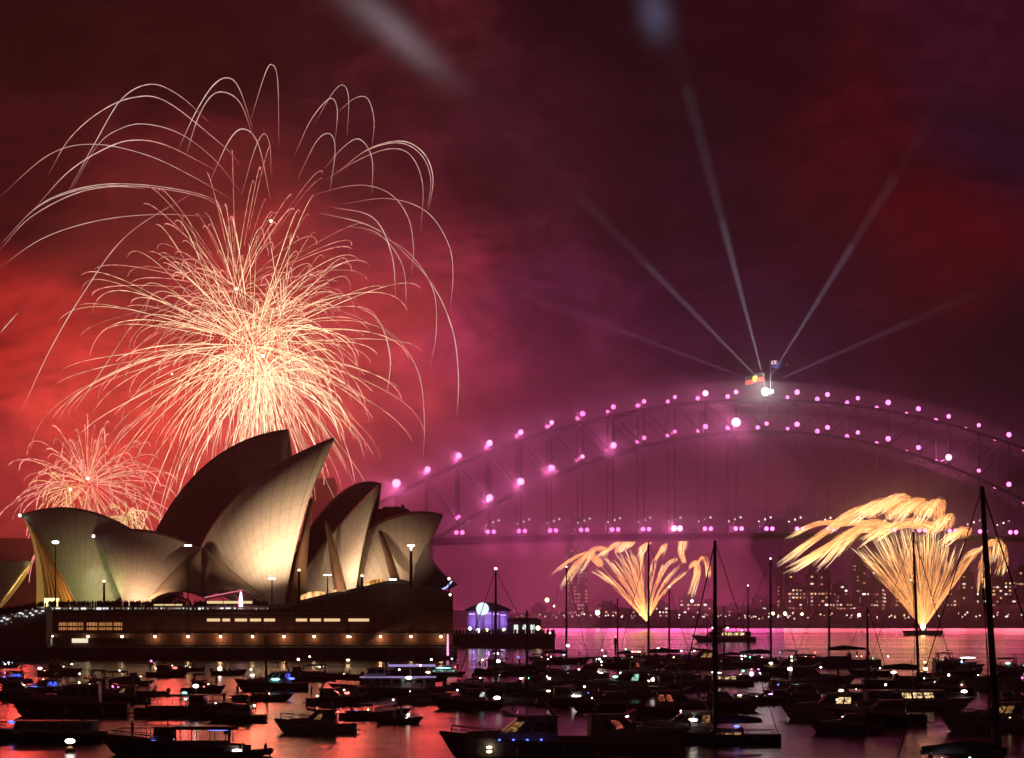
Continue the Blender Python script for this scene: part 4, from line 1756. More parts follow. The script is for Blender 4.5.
    for i in range(120):
        x = rnd.uniform(500, 1030)
        y = rnd.gauss(615.8, 1.5)
        D = 2088.0
        p = at(x, y, D)
        mi = rnd.choices((0, 1, 2), (4, 3, 3))[0]
        rr = rnd.choice((.5, .6, .75))
        key = (mi, rr)
        if key not in protos:
            r = empty('waterfront_lamp', (p.x, D, p.z), 0, lab, 'lamp', 'lamps along the far waterfront')
            g = MB()
            g.tube([(0, 0, -9), (0, 0, 0)], .15, 5)
            g.build('post', M_DARKSTEEL, r)
            g = MB()
            g.ball((0, -.2, .2), rr, 8, 5)
            g.build('lantern', mats[mi], r)
            protos[key] = r
        else:
            dup(protos[key], (p.x, D, p.z))
    for (x, y, s, mm, lb) in ((547, 600, 1.9, glow('sodium', (1, .85, .45), 6), 'yellow floodlight on the shore hill, brightest and highest'),
                              (597.5, 612.5, 2.1, glow('sodium', (1, .85, .45), 6), 'yellow floodlight at the waterline near the smaller golden fan'),
                              (773, 613.5, 1.3, M_WARM, 'orange lamp beside the mast topped with a white lamp'), (785, 613.5, 1.5, M_WARM, 'orange lamp in the middle of three along the shore'),
                              (802, 614, 1.1, M_WARM, 'orange lamp at the city end of three along the shore'), (859, 614.8, 1.2, M_WHITE, 'white lamp on the shore before the long waterfront block'),
                              (692, 601, 1.2, M_WHITE, 'white lamp above the broad terrace block'), (554, 606, 1.0, M_WARM, 'pale lamp just below the brightest yellow floodlight')):
        D = 2087.0
        p = at(x, y, D)
        r = empty('shore_floodlight', p, 0, lb, 'floodlight', 'bright lamps on the far shore')
        g = MB()
        g.tube([(0, 0.4, -14), (0, 0.4, 0)], .3, 6)
        g.build('post', M_DARKSTEEL, r)
        g = MB()
        g.ball((0, -.5, 0), s, 10, 7)
        g.build('lantern', mm, r, smooth=True)


build_city()

# ------------------------------------------------------------------ fireworks
SPARK = spark_mat('glowing sparks', 1.0)


def lerp3(a, b, t):
    return tuple(a[i] + (b[i] - a[i]) * t for i in range(3))


def grad(stops, t):
    for (p, c), (q, d) in zip(stops, stops[1:]):
        if t <= q:
            return lerp3(c, d, max(0, (t - p) / (q - p)))
    return stops[-1][1]


CREAM = [(0, (2.2, 1.8, 1.0)), (.3, (1.8, 1.35, .72)), (.55, (1.25, .72, .45)), (.8, (1.0, .3, .26)), (1, (1.0, .33, .3))]
PINKS = [(0, (1.2, .6, .35)), (.4, (1.0, .36, .26)), (.8, (1.0, .32, .28)), (1, (1.1, .42, .38))]
PALE = [(0, (.35, .05, .05)), (.18, (.75, .36, .3)), (.5, (.95, .66, .55)), (.8, (.95, .62, .5)), (1, (.3, .06, .07))]


def burst(cx, cy, D, n, r0, r1, grav, seed, pal, lab, rad, up=0.0, squash=1.0, name='firework_burst', split=100):
    rnd = random.Random(seed)
    c = at(cx, cy, D)
    S = D / F
    r = empty(name, c, 0, lab, 'firework')
    trails = []
    for i in range(n):
        while True:
            d = Vector((rnd.gauss(0, 1), rnd.gauss(0, 1), rnd.gauss(up, 1)))
            if d.length > .2:
                break
        d.normalize()
        d.z *= squash
        q = rnd.random()
        R = (r0 + (r1 - r0) * q ** 0.8) * S
        G = grav * S * rnd.uniform(.7, 1.4)
        t0 = rnd.uniform(.02, .25)
        t1 = rnd.uniform(.75, 1.0)
        wind = Vector((rnd.uniform(-.04, .03), 0, 0)) * R
        pts, cols, rads = [], [], []
        N = 22
        w = rad * rnd.uniform(.6, 1.35)
        b = rnd.uniform(.55, 1.25)
        for k in range(N + 1):
            s = k / N
            t = t0 + (t1 - t0) * s
            pts.append(d * (R * (1 - (1 - t) ** 2.1)) + Vector((0, 0, -G * t * t)) + wind * t)
            cc = grad(pal, min(1, t * (0.72 + .28 * (R / (r1 * S)))))
            fl = b * rnd.choice((.45, .8, 1.0, 1.15, 1.3, 1.5))
            cols.append(tuple(x * fl for x in cc))
            rads.append(w * (.5 + .75 * s) * (1 if s < .95 else .6))
        trails.append((R, pts, rads, cols))
    trails.sort(key=lambda t: -t[0])
    for R, pts, rads, cols in trails[:split]:
        g = MB()
        g.tube(pts, rads, 4, cols)
        g.build('spark_trail', SPARK, r, fix=False)
    g = MB()
    for R, pts, rads, cols in trails[split:]:
        g.tube(pts, rads, 4, cols)
    if trails[split:]:
        o = g.build('spark_spray', SPARK, r, fix=False)
        o['kind'] = 'stuff'
    return r


burst(252, 346, 1010, 240, 40, 200, 36, 3, CREAM, 'huge cream and pink chrysanthemum firework bursting above the concert hall', .12, up=.12)
burst(236, 292, 1016, 90, 60, 172, 26, 31, PINKS, 'rosy upper burst with long red tipped streaks inside the huge firework', .15, up=.45, split=90)
burst(262, 376, 1004, 180, 12, 112, 44, 13, [(0, (2.4, 2.0, 1.2)), (.6, (1.9, 1.5, .85)), (1, (1.2, .75, .4))],
      'dense cream willow burst at the heart of the huge firework', .12)
burst(226, 338, 1020, 95, 50, 205, 56, 19, CREAM, 'wide drooping burst, the leftward lobe of the huge firework', .11, up=-.1)
burst(282, 326, 1000, 70, 50, 140, 46, 23, CREAM, 'ragged pink burst on the bridge side of the huge firework', .11, up=.1)
burst(88, 484, 1090, 170, 40, 98, 34, 7, PINKS, 'smaller red and gold firework bursting beside the forecourt shell', .22, up=.25, split=90)
burst(66, 488, 1085, 46, 16, 46, 18, 17, [(0, (1.4, .8, .3)), (.6, (1.1, .6, .25)), (1, (.5, .15, .06))],
      'tiny golden burst inside the smaller red firework', .2)
burst(127, 516, 1080, 70, 12, 38, 24, 9, [(0, (1.1, .85, .35)), (.6, (1.0, .7, .3)), (1, (.4, .15, .06))],
      'tiny yellow willow burst low behind the dark forecourt shell', .2)
# glowing stars still burning inside the bursts
for (x, y, s, lab) in ((271, 221, .6, 'glowing orange star at the top of the huge firework'), (236, 289, .55, 'glowing white star upper in the huge firework'),
                       (263, 356, .7, 'glowing star at the centre of the huge firework'), (70.5, 489.5, .7, 'glowing golden star in the smaller red firework'),
                       (88, 478.5, .7, 'glowing red star in the smaller red firework'), (172, 374, .4, 'small white star low in the huge firework')):
    o = MB()
    o.ball((0, 0, 0), s, 10, 7)
    f = o.build('firework_star', glow('star fire', (1, .75, .4), 5.0), None, smooth=True)
    f.location = at(x, y, 1000 if y < 400 else 1075)
    tag(f, lab, 'firework')

# the long pale arcs of the great spider shell, one trail each
Z6 = lambda *p: [(x / 2.05, 50 + y / 2.05) for x, y in p]
Z7 = lambda *p: [(200 + x / 1.85, 50 + y / 1.85) for x, y in p]
ARCS = [
    Z6((0, 300), (100, 215), (190, 193), (300, 215), (400, 262), (480, 310)), Z6((0, 400), (80, 320), (180, 283), (290, 280), (410, 300), (460, 330)),
    Z6((0, 445), (90, 385), (200, 350), (320, 337), (440, 342)), Z6((100, 255), (140, 185), (200, 130), (270, 98), (340, 105), (450, 190), (490, 230)),
    Z6((75, 320), (140, 250), (210, 205), (270, 185), (340, 195), (440, 245)), Z6((145, 290), (200, 195), (250, 160), (300, 152), (370, 172), (440, 225), (500, 300)),
    Z6((135, 300), (195, 190), (250, 100), (310, 70), (370, 95), (430, 150)), Z6((365, 205), (400, 130), (435, 75), (465, 57), (490, 78), (518, 160)),
    Z6((380, 220), (410, 130), (445, 87), (490, 105), (520, 180)), Z6((515, 140), (543, 50), (557, 30), (569, 60), (572, 190)),
    Z6((430, 270), (470, 185), (500, 162), (530, 195), (555, 310)), Z6((495, 300), (520, 210), (540, 172), (553, 195), (556, 260)),
    Z6((40, 750), (100, 620), (170, 500), (260, 380), (400, 290)), Z6((0, 580), (40, 535)),
    Z6((145, 750), (220, 640), (330, 470)), Z6((0, 410), (60, 345), (150, 296), (230, 280), (300, 285)),
    Z7((175, 195), (205, 130), (240, 90), (254, 110), (250, 170)), Z7((210, 140), (245, 80), (265, 65), (275, 90), (272, 160)),
    Z7((250, 120), (285, 90), (310, 90), (322, 130), (318, 180)), Z7((180, 240), (215, 170), (240, 155), (250, 185), (240, 265)),
    Z7((230, 220), (265, 180), (295, 165), (318, 200), (318, 270)), Z7((255, 225), (310, 185), (370, 172), (410, 195), (427, 240), (420, 300)),
    Z7((225, 245), (290, 205), (350, 183), (390, 195), (412, 250), (408, 340)), Z7((200, 270), (290, 250), (350, 265), (385, 310), (395, 370), (390, 420)),
    Z7((260, 285), (350, 275), (420, 300), (460, 360), (468, 420), (462, 485)), Z7((240, 290), (320, 310), (355, 380), (362, 460)),
    Z7((270, 325), (330, 340), (375, 400), (382, 490)), Z7((300, 330), (380, 370), (430, 440), (437, 520), (425, 590)),
    Z7((330, 330), (420, 420), (465, 510), (478, 600), (475, 685)), Z7((310, 490), (370, 540), (405, 600), (415, 680), (413, 758)),
    Z7((280, 470), (330, 500), (352, 570), (345, 640)), Z7((215, 300), (300, 320), (350, 345)),
]
rnd = random.Random(77)
c0 = at(250, 330, 1030)
SP = empty('firework_burst', c0, 0, 'great pale spider firework, long drooping arcs round the cream chrysanthemum', 'firework')
for k, a in enumerate(ARCS):
    dep = rnd.uniform(-55, 55)
    n = len(a)
    pts = []
    for i, (x, y) in enumerate(a):
        d = 1030 + dep * (abs(x - 250) / 200.0)
        pts.append(at(x, y, d) - c0)
    pts = catmull(pts, 7)
    flip = a[0][0] < a[-1][0] and a[-1][0] < 290 and k < 15
    if flip:
        pts = pts[::-1]
    N = len(pts)
    w = rnd.uniform(.11, .19)
    dbl = (0, .9) if k in (1, 21) else (0,)
    for off in dbl:
        g = MB()
        b = rnd.uniform(.75, 1.05)
        g.tube([p + Vector((off, 0, off * .6 * (1 + i / N))) for i, p in enumerate(pts)], [w * (.5 + .7 * sin(pi * min(1, .12 + .85 * i / N))) for i in range(N)], 5,
               [tuple(x * fl for x in grad(PALE, i / (N - 1))) for i, fl in enumerate([b * rnd.uniform(.65, 1.25) for _ in range(N)])])
        g.build('spark_trail', SPARK, SP, fix=False)


# golden brocade fans fired from barges under the bridge
def fan(bx, by, D, plumes, seed, lab, name='firework_fountain', gain=1.0):
    rnd = random.Random(seed)
    base = at(bx, by, D)
    r = empty(name, base, 0, lab, 'firework', 'golden firework fans')
    S = D / F
    for pl in plumes:
        spine = [Vector(((x - bx) * S, 0, -(y - by) * S)) for x, y in pl['p']]
        tilt = rnd.uniform(-.25, .25)
        for v in spine:
            v.y = v.z * tilt
        pts = catmull(spine, 10)
        N = len(pts)
        g = MB()
        w0, w1 = pl.get('w', (.6, 4.5))
        hb = pl.get('hb', 1.0)
        t_start = pl.get('t0', 0.0)
        for s in range(int(pl.get('n', 60) * (1.15 if w0 < 1 else 1.7))):
            ang = rnd.uniform(0, 2 * pi)
            rr = rnd.random() ** .6
            a = rnd.uniform(t_start, .75) if rnd.random() < .75 else t_start
            ln = rnd.uniform(.08, .4)
            e = min(1.0, a + ln)
            lag = rnd.uniform(0, 1)
            q, cl, rd = [], [], []
            br = rnd.uniform(.6, 3.0) * gain
            M = max(4, int(14 * (e - a) / .5))
            for k in range(M + 1):
                t = a + (e - a) * k / M
                f = t * (N - 1)
                i = min(N - 2, int(f))
                p = pts[i].lerp(pts[i + 1], f - i)
                wd = w0 + (w1 - w0) * t ** 1.1
                o = Vector((cos(ang), sin(ang) * .8, .6 * sin(ang + .7))) * (rr * wd)
                drop = Vector((pl.get('wind', -1.2), 0, -1.6)) * (lag * (k / M) ** 2 * t)
                q.append(p + o + drop * 1.2)
                base_c = grad([(0, (1.2, .5, .16)), (.2, (.8, .3, .09)), (.6, (.75, .3, .1)), (.8, (1.0, .52, .2)), (1, (1.25, .9, .5))], t)
                fade = min(1, .35 + 1.3 * sin(pi * (.08 + .9 * k / M)))
                cl.append(tuple(c * br * fade * (1 + (hb - 1) * t) for c in base_c))
                rd.append((.03 + .045 * t) * (D / 1385) * (.4 + .8 * sin(pi * min(1, k / M * .95 + .04))))
            g.tube(q, rd, 3, cl, cap=False)
        o = g.build('golden_plume', SPARK, r, fix=False)
    return r


def P(*pts, **k):
    d = dict(p=list(pts))
    d.update(k)
    return d


B1 = (646.5, 621)
fan(646.5, 621, 1850, [
    P(B1, (622, 592), (597, 567), w=(.5, 4.2), n=90), P(B1, (627, 585), (606, 556), w=(.5, 4), n=80), P(B1, (632, 582), (617, 553), w=(.5, 4), n=80),
    P(B1, (637, 580), (627, 548), w=(.5, 4), n=80), P(B1, (642, 578), (641, 546), w=(.5, 4), n=80), P(B1, (650, 585), (656, 556), w=(.5, 3.5), n=70),
    P(B1, (656, 585), (668, 560), w=(.5, 3.5), n=70), P(B1, (660, 590), (678, 565), w=(.5, 3.5), n=70), P(B1, (664, 592), (690, 568), w=(.5, 3.8), n=70),
    P((602, 566), (590, 556), (578, 563), (565, 586), w=(2.5, 5), n=110, hb=1.15, wind=-2), P((602, 562), (588, 553), (570, 560), (556, 572), w=(2.5, 3.5), n=90, hb=1.1, wind=-2),
    P((606, 556), (602, 548), (592, 551), (580, 572), w=(2.5, 5), n=100, hb=1.3, wind=-2), P((617, 553), (619, 543), (610, 548), (600, 555), w=(2.5, 5), n=110, hb=1.6, wind=-2),
    P((628, 548), (634, 539), (629, 540), (623, 550), w=(2.5, 4.5), n=90, hb=1.5, wind=-2), P((641, 548), (648, 544), (644, 546), (640, 556), w=(2.5, 4), n=60, hb=1.3, wind=-2),
    P((656, 560), (663, 548), (665, 545), (661, 556), w=(2, 3.5), n=70, hb=1.3), P((668, 562), (673, 560), (674, 563), w=(2, 3.5), n=40, hb=1.2),
    P((684, 563), (680, 550), (683, 538), (684, 552), w=(2, 4), n=90, hb=1.35), P((690, 568), (694, 562), (697, 572), (690, 598), w=(2, 4), n=100, hb=1.15),
    P((696, 566), (703, 557), (708, 566), (709, 578), w=(1.8, 2.6), n=50, hb=1.0)],
    5, 'smaller golden fan firework rising from the far shore', gain=2.0)
B2 = (923, 628)
fan(923, 628, 1385, [
    P(B2, (893, 585), (862, 544), w=(.6, 5.5), n=120), P(B2, (898, 582), (874, 536), w=(.6, 5.5), n=120), P(B2, (904, 580), (888, 530), w=(.6, 5.5), n=120),
    P(B2, (910, 578), (899, 526), w=(.6, 5.5), n=120), P(B2, (916, 576), (910, 524), w=(.6, 5.5), n=120), P(B2, (922, 576), (921, 524), w=(.6, 5.5), n=130),
    P(B2, (929, 576), (934, 526), w=(.6, 5.5), n=120), P(B2, (935, 578), (944, 530), w=(.6, 5.5), n=120), P(B2, (941, 584), (955, 540), w=(.6, 5.5), n=110),
    P(B2, (948, 588), (968, 556), (982, 548), w=(.6, 4.5), n=110), P(B2, (952, 584), (974, 552), (986, 546), w=(.6, 3), n=60),
    P((870, 530), (850, 532), (820, 552), (797, 566), w=(3, 7), n=200, hb=1.3, wind=-3), P((868, 524), (840, 524), (812, 540), (788, 560), w=(3, 5), n=130, hb=1.2, wind=-3),
    P((846, 524), (826, 522), (806, 528), (792, 536), w=(2.5, 4), n=90, hb=1.0, wind=-3), P((876, 516), (866, 508), (850, 515), (836, 530), w=(4, 7), n=150, hb=1.7, wind=-3),
    P((888, 528), (866, 524), (846, 538), (826, 562), w=(3, 8), n=190, hb=1.3, wind=-3),
    P((890, 518), (884, 506), (872, 506), (858, 518), w=(4, 8), n=190, hb=1.9, wind=-3), P((906, 514), (902, 502), (892, 500), (878, 510), w=(4, 8), n=190, hb=1.9, wind=-3),
    P((918, 514), (916, 504), (906, 506), (894, 520), w=(4, 8), n=180, hb=1.9, wind=-3), P((938, 518), (938, 504), (930, 505), (924, 520), w=(4, 7), n=170, hb=1.8, wind=-3),
    P((950, 528), (952, 518), (946, 518), (938, 532), w=(4, 6), n=130, hb=1.7, wind=-3), P((966, 536), (966, 530), (958, 532), (948, 542), w=(4, 5.5), n=130, hb=1.8, wind=-3),
    P((940, 530), (915, 522), (890, 528), (872, 540), w=(4, 8), n=190, hb=1.6, wind=-3),
    P((986, 548), (994, 541), (1001, 543), (999, 562), w=(2.5, 5), n=110, hb=1.4), P((990, 548), (988, 562), (986, 592), w=(2.5, 4.5), n=90, hb=1.0),
    P((1000, 546), (1002, 560), (1000, 575), w=(2.5, 4), n=70, hb=1.1)],
    6, 'larger golden fan firework rising from the barge', gain=1.3)
p = at(923, 629.6, 1385)
r = empty('barge', (p.x, 1386, 0), 0, 'dark flat barge beneath the larger golden fan', 'barge')
g = MB()
g.prism([(-11, 2.6), (-9.5, -.5), (9.5, -.5), (11, 2.6)], -5, 5)
g.build('hull', M_BLACK, r)
g = MB()
g.box(-2, 2, -2, 2, 2.6, 3.8)
g.build('launch_rack', M_DARKSTEEL, r)

# smoke lit from inside by the burning stars
for (x, y, d, r, dens, en, col, lab) in ((254, 352, 1012, 105, .0008, 3.0e5, (1.0, .1, .05), 'glowing smoke in the middle of the huge firework'),
                                         (86, 486, 1088, 50, .0012, 0.9e5, (1.0, .1, .05), 'glowing smoke in the smaller red firework'),
                                         (922, 545, 1400, 48, .0016, 1.0e4, (1.0, .45, .16), 'golden smoke round the larger fan firework')):
    m = bpy.data.materials.new('burst smoke')
    m.use_nodes = True
    T = NT(m.node_tree)
    for n in list(T.n):
        T.n.remove(n)
    v = T.new('ShaderNodeVolumePrincipled')
    v.inputs['Color'].default_value = (.95, .88, .86, 1)
    v.inputs['Density'].default_value = dens
    ou = T.new('ShaderNodeOutputMaterial')
    T.l.new(v.outputs[0], ou.inputs['Volume'])
    g = MB()
    g.ball((0, 0, 0), r, 32, 18, (1, 1, .9))
    s_ = g.build('smoke', m, None, smooth=True)
    s_.location = at(x, y, d)
    tag(s_, lab, 'smoke', kind='stuff')
    lamp('burst_light', 'POINT', at(x, y, d), en, col, None, size=2)
g = MB()
g.ball((0, 0, 0), 1.3, 10, 7, (1, 1, 1.6))
o = g.build('mortar_flash', glow('mortar flash', (1, .75, .4), 8.0), None, smooth=True)
o.location = at(923, 626.5, 1384)
tag(o, 'bright muzzle flash at the foot of the larger golden fan', 'firework')
for (x, y, d, en) in ((175, 430, 1050, 1.1e5), (345, 420, 1040, 1.1e5), (430, 400, 1080, .7e5), (20, 400, 1060, 1.1e5)):
    lamp('added_red_lamp', 'POINT', at(x, y, d), en, (1.0, .08, .06), None, size=8)  # unseen red lamps added behind the hall to redden the water
# unseen magenta lamps added along the far waterfront to tint the open water
for i in range(26):
    q = at(535 + i * 20, 604, 2080)
    lamp('added_shore_wash', 'SPOT', q, rnd.uniform(2.0e4, 4.6e4), (1.0, .1, .36) if i < 13 else (1.0, .14, .2), None, Vector((q.x * .6, 300, 0)), 10, 120, .8)

# ------------------------------------------------------------------ boats
GEL_W = principled('white gelcoat', (.42, .41, .4), .35, noise=.15, nscale=.6)
GEL_C = principled('cream gelcoat', (.36, .31, .25), .4, noise=.15, nscale=.6)
GEL_N = principled('navy gelcoat', (.02, .025, .05), .3, noise=.2, nscale=.6)
GEL_B = principled('black hull paint', (.035, .03, .03), .4, noise=.3, nscale=.6)
GEL_R = principled('oxblood hull paint', (.12, .025, .02), .45, noise=.2, nscale=.6)
GEL_G = principled('grey hull paint', (.12, .12, .13), .45, noise=.2, nscale=.6)
WOOD = principled('varnished planks', (.2, .085, .04), .45, noise=.35, nscale=1.2, stretch=(.3, 3, 6))
TEAK = principled('teak deck', (.16, .1, .06), .7, noise=.3, nscale=2.0, stretch=(.4, 6, 1))
CANV = principled('dark canvas', (.035, .035, .05), .9, noise=.3, nscale=2.0)
SAILC = principled('furled sail cover', (.06, .06, .09), .9, noise=.3, nscale=2.0)
MASTM = principled('mast alloy', (.1, .095, .1), .45, .5, noise=.2)
HULLS = {'w': GEL_W, 'c': GEL_C, 'n': GEL_N, 'b': GEL_B, 'r': GEL_R, 'g': GEL_G, 'o': WOOD}
LAMPS = {'w': M_WHITE, 'a': M_WARM, 'g': M_GREEN, 'r': M_RED, 'b': M_BLUE, 'p': M_PURPLE, 't': M_TEAL, 'k': M_PINK}
SMALLSTEEL = M_ALU


def sheer(t, h0, h1, dip=.12):
    """height of the deck edge from stern (t=0) to bow (t=1)"""
    return h0 + (h1 - h0) * t ** 1.6 - dip * h0 * sin(pi * t)


def beam_at(t, B, full=.5, transom=.82):
    if t < full:
        return B / 2 * (transom + (1 - transom) * sin(pi / 2 * t / full))
    u = (t - full) / (1 - full)
    return B / 2 * max(.015, (1 - u ** 2.2) ** .85)


def hull_parts(r, L, B, h0, h1, mat, transom=.85, n=18, deckm=None, open_boat=False):
    g = MB()
    rings = []
    for i in range(n + 1):
        t = i / n
        b = beam_at(t, B, .45, transom)
        z = sheer(t, h0, h1)
        rake = .10 * L * t ** 6
        x = -L / 2 + L * .92 * t
        ring = []
        for (fb, fz) in ((-1, 1), (-.97, .6), (-.86, .12), (-.55, -.28), (0, -.5), (.55, -.28), (.86, .12), (.97, .6), (1, 1)):
            zz = z * fz if fz > 0 else fz * h0 * (1 - .6 * t ** 3)
            xx = x + rake * max(0, fz) - (.0 if fz > 0 else .03 * L * t ** 4)
            ring.append((xx, b * fb * (1 if fz > .5 else 1 - .25 * t ** 3), zz))
        rings.append(ring)
    g.loft(rings)
    g.build('hull', mat, r, smooth=False)
    # rubbing strake along the deck edge
    g = MB()
    for s in (-1, 1):
        g.tube([(Vector(rg[8 if s > 0 else 0]) + Vector((0, 0, .03))) for rg in rings], .05 + .004 * L, 5)
    g.build('rubbing_strake', deckm or TEAK, r)
    if not open_boat:
        g = MB()
        pts = []
        for i in range(n + 1):
            a, b = Vector(rings[i][0]), Vector(rings[i][8])
            m = (a + b) / 2 + Vector((0, 0, .06 + .04 * B))
            pts.append((a.lerp(b, .03) + Vector((0, 0, .012)), m, b.lerp(a, .03) + Vector((0, 0, .012))))
        b0 = g.add([p for q in pts for p in q], [])
        for i in range(n):
            for j in range(2):
                g.face((b0 + i * 3 + j, b0 + i * 3 + j + 1, b0 + (i + 1) * 3 + j + 1, b0 + (i + 1) * 3 + j))
        g.build('deck', deckm or TEAK, r)
    return rings


def house(r, x0, x1, w, z0, z1, mat, rake0=.1, rake1=.5, name='cabin', winm=None, wz=(.45, .85), nwin=3, lit=(), roofm=None, over=.15):
    """a cabin: raked block, roof slab, side windows (lit ones give off light)"""
    H = z1 - z0
    L = x1 - x0
    g = MB()
    poly = [(x0, z0), (x0 + rake0 * H, z1), (x1 - rake1 * H, z1), (x1, z0)]
    n = 4
    b = g.add([(x, -w / 2 * (1 if z == z0 else .9), z) for x, z in poly] + [(x, w / 2 * (1 if z == z0 else .9), z) for x, z in poly], [])
    g.face((b, b + 1, b + 2, b + 3))
    g.face((b + 7, b + 6, b + 5, b + 4))
    for i in range(4):
        j = (i + 1) % 4
        g.face((b + i, b + 4 + i, b + 4 + j, b + j))
    c = g.build(name, mat, r)
    g = MB()
    g.box(x0 + rake0 * H - over, x1 - rake1 * H + over * 1.6, -w * .45 - over * .6, w * .45 + over * .6, z1 + .003, z1 + .09)
    g.build('roof', roofm or mat, c)
    for s in (-1, 1):
        for k in range(nwin):
            def edge(f, xa):
                lo = x0 + rake0 * H * f
                hi = x1 - rake1 * H * f
                return lo + (hi - lo) * xa
            a0, a1 = (k + .12) / nwin, (k + .9) / nwin
            q = []
            for f, xa in ((wz[0], a0), (wz[0], a1), (wz[1], a1), (wz[1], a0)):
                q.append(Vector((edge(f, xa), s * (w / 2 * (1 - .1 * f) + .025), z0 + H * f)))
            g = MB()
            inw = [v - Vector((0, s * .02, 0)) for v in q]
            g.add(q + inw, [(0, 1, 2, 3), (7, 6, 5, 4), (0, 4, 5, 1), (1, 5, 6, 2), (2, 6, 7, 3), (3, 7, 4, 0)])
            g.build('window', (winm if (winm and k in lit) else M_GLASS), c)
    # windscreen
    g = MB()
    q = []
    for f, yy in ((.35, -1), (.35, 1), (.92, 1), (.92, -1)):
        q.append(Vector((x1 - rake1 * H * f + .03, yy * w * .42 * (1 - .1 * f), z0 + H * f)))
    g.add(q + [v - Vector((.025, 0, 0)) for v in q], [(0, 1, 2, 3), (7, 6, 5, 4), (0, 4, 5, 1), (1, 5, 6, 2), (2, 6, 7, 3), (3, 7, 4, 0)])
    g.build('windscreen', M_GLASS, c)
    return c


def rail(r, rings, i0, i1, h, step=2):
    g = MB()
    for s in (0, 8):
        top = []
        for i in range(i0, i1 + 1):
            p = Vector(rings[i][s])
            p.y *= .95
            top.append(p + Vector((0, 0, h)))
            if (i - i0) % step == 0:
                g.bar(p, p + Vector((0, 0, h)), .05)
        g.tube(top, .035, 4)
        g.tube([p - Vector((0, 0, h * .45)) for p in top], .02, 4)
    g.build('guard_railing', SMALLSTEEL, r)


def lights(r, ls):
    for (x, y, z, s, m, *long_) in ls:
        g = MB()
        ln = long_[0] if long_ else 0
        g.ball((0, 0, 0), s, 8, 6, (1 + ln, 1, 1))
        o = g.build('lamp', LAMPS[m], r, smooth=True)
        o.location = (x, y, z)


def cruiser(r, L, hm, fly=True, lit=None, deckm=None, arch=True, ls=(), litk=(1, 2)):
    B = L * .31
    h0, h1 = L * .105, L * .165
    rg = hull_parts(r, L, B, h0, h1, HULLS[hm], deckm=deckm)
    z0 = h0 * .95
    hm2 = L * .135
    top = GEL_W if hm in 'wnbrg' else GEL_C
    house(r, -L * .26, L * .2, B * .74, z0, z0 + hm2 * 1.25, top, .05, 1.2, winm=lit, lit=litk, nwin=4)
    # foredeck trunk
    g = MB()
    g.loft([[(L * .12, -B * .28, z0 + .1), (L * .12, B * .28, z0 + .1), (L * .12, B * .24, z0 + hm2 * .7), (L * .12, -B * .24, z0 + hm2 * .7)],
            [(L * .34, -B * .14, h1 * .86), (L * .34, B * .14, h1 * .86), (L * .34, B * .1, h1 * .86 + hm2 * .25), (L * .34, -B * .1, h1 * .86 + hm2 * .25)]])
    g.build('foredeck_trunk', top, r)
    zt_ = z0 + hm2 * 1.25 + .1
    if fly:
        g = MB()
        g.prism([(-L * .3, zt_), (-L * .28, zt_ + .1), (L * .02, zt_ + .12), (L * .1, zt_ + L * .045), (L * .115, zt_ + L * .045), (L * .1, zt_)], -B * .34, B * .34)
        g.build('flybridge', top, r)
        g = MB()
        for xx in (-L * .2, L * .02):
            for s in (-1, 1):
                g.bar((xx, s * B * .3, zt_), (xx, s * B * .3, zt_ + L * .13), .07)
        g.build('bimini_frame', SMALLSTEEL, r)
        g = MB()
        g.loft([[(-L * .22 + L * .26 * i / 6, -B * .34, zt_ + L * .13), (-L * .22 + L * .26 * i / 6, 0, zt_ + L * .13 + .16 + .1 * sin(pi * i / 6)),
                 (-L * .22 + L * .26 * i / 6, B * .34, zt_ + L * .13), (-L * .22 + L * .26 * i / 6, 0, zt_ + L * .13 - .02)] for i in range(7)])
        g.build('bimini', CANV, r)
    if arch:
        g = MB()
        for s in (-1, 1):
            g.bar((-L * .24, s * B * .33, zt_), (-L * .19, s * B * .28, zt_ + L * .085), .16)
        g.bar((-L * .19, -B * .28, zt_ + L * .085), (-L * .19, B * .28, zt_ + L * .085), .16)
        g.tube([(-L * .19, 0, zt_ + L * .085), (-L * .22, 0, zt_ + L * .085 + L * .16)], .03, 4)
        g.build('radar_arch', top, r)
        g = MB()
        g.ball((-L * .19, 0, zt_ + L * .085 + .28), .32, 10, 6, (1, 1, .5))
        g.build('radar_dome', GEL_W, r, smooth=True)
    rail(r, rg, 9, 17, .75)
    # swim platform
    g = MB()
    g.box(-L * .5 - L * .055, -L * .5 + .02, -B * .38, B * .38, .28, .36)
    g.build('swim_platform', TEAK, r)
    for i, t in enumerate((4, 7, 10)):
        for s in (0, 8):
            q = Vector(rg[t][s])
            g = MB()
            g.ball((q.x, q.y * 1.06, q.z * .45), L * .011, 8, 6, (1, 1, 2.4))
            g.build('fender', GEL_W if (i + s) % 3 else GEL_N, r, smooth=True)
    lights(r, ls)
    return rg


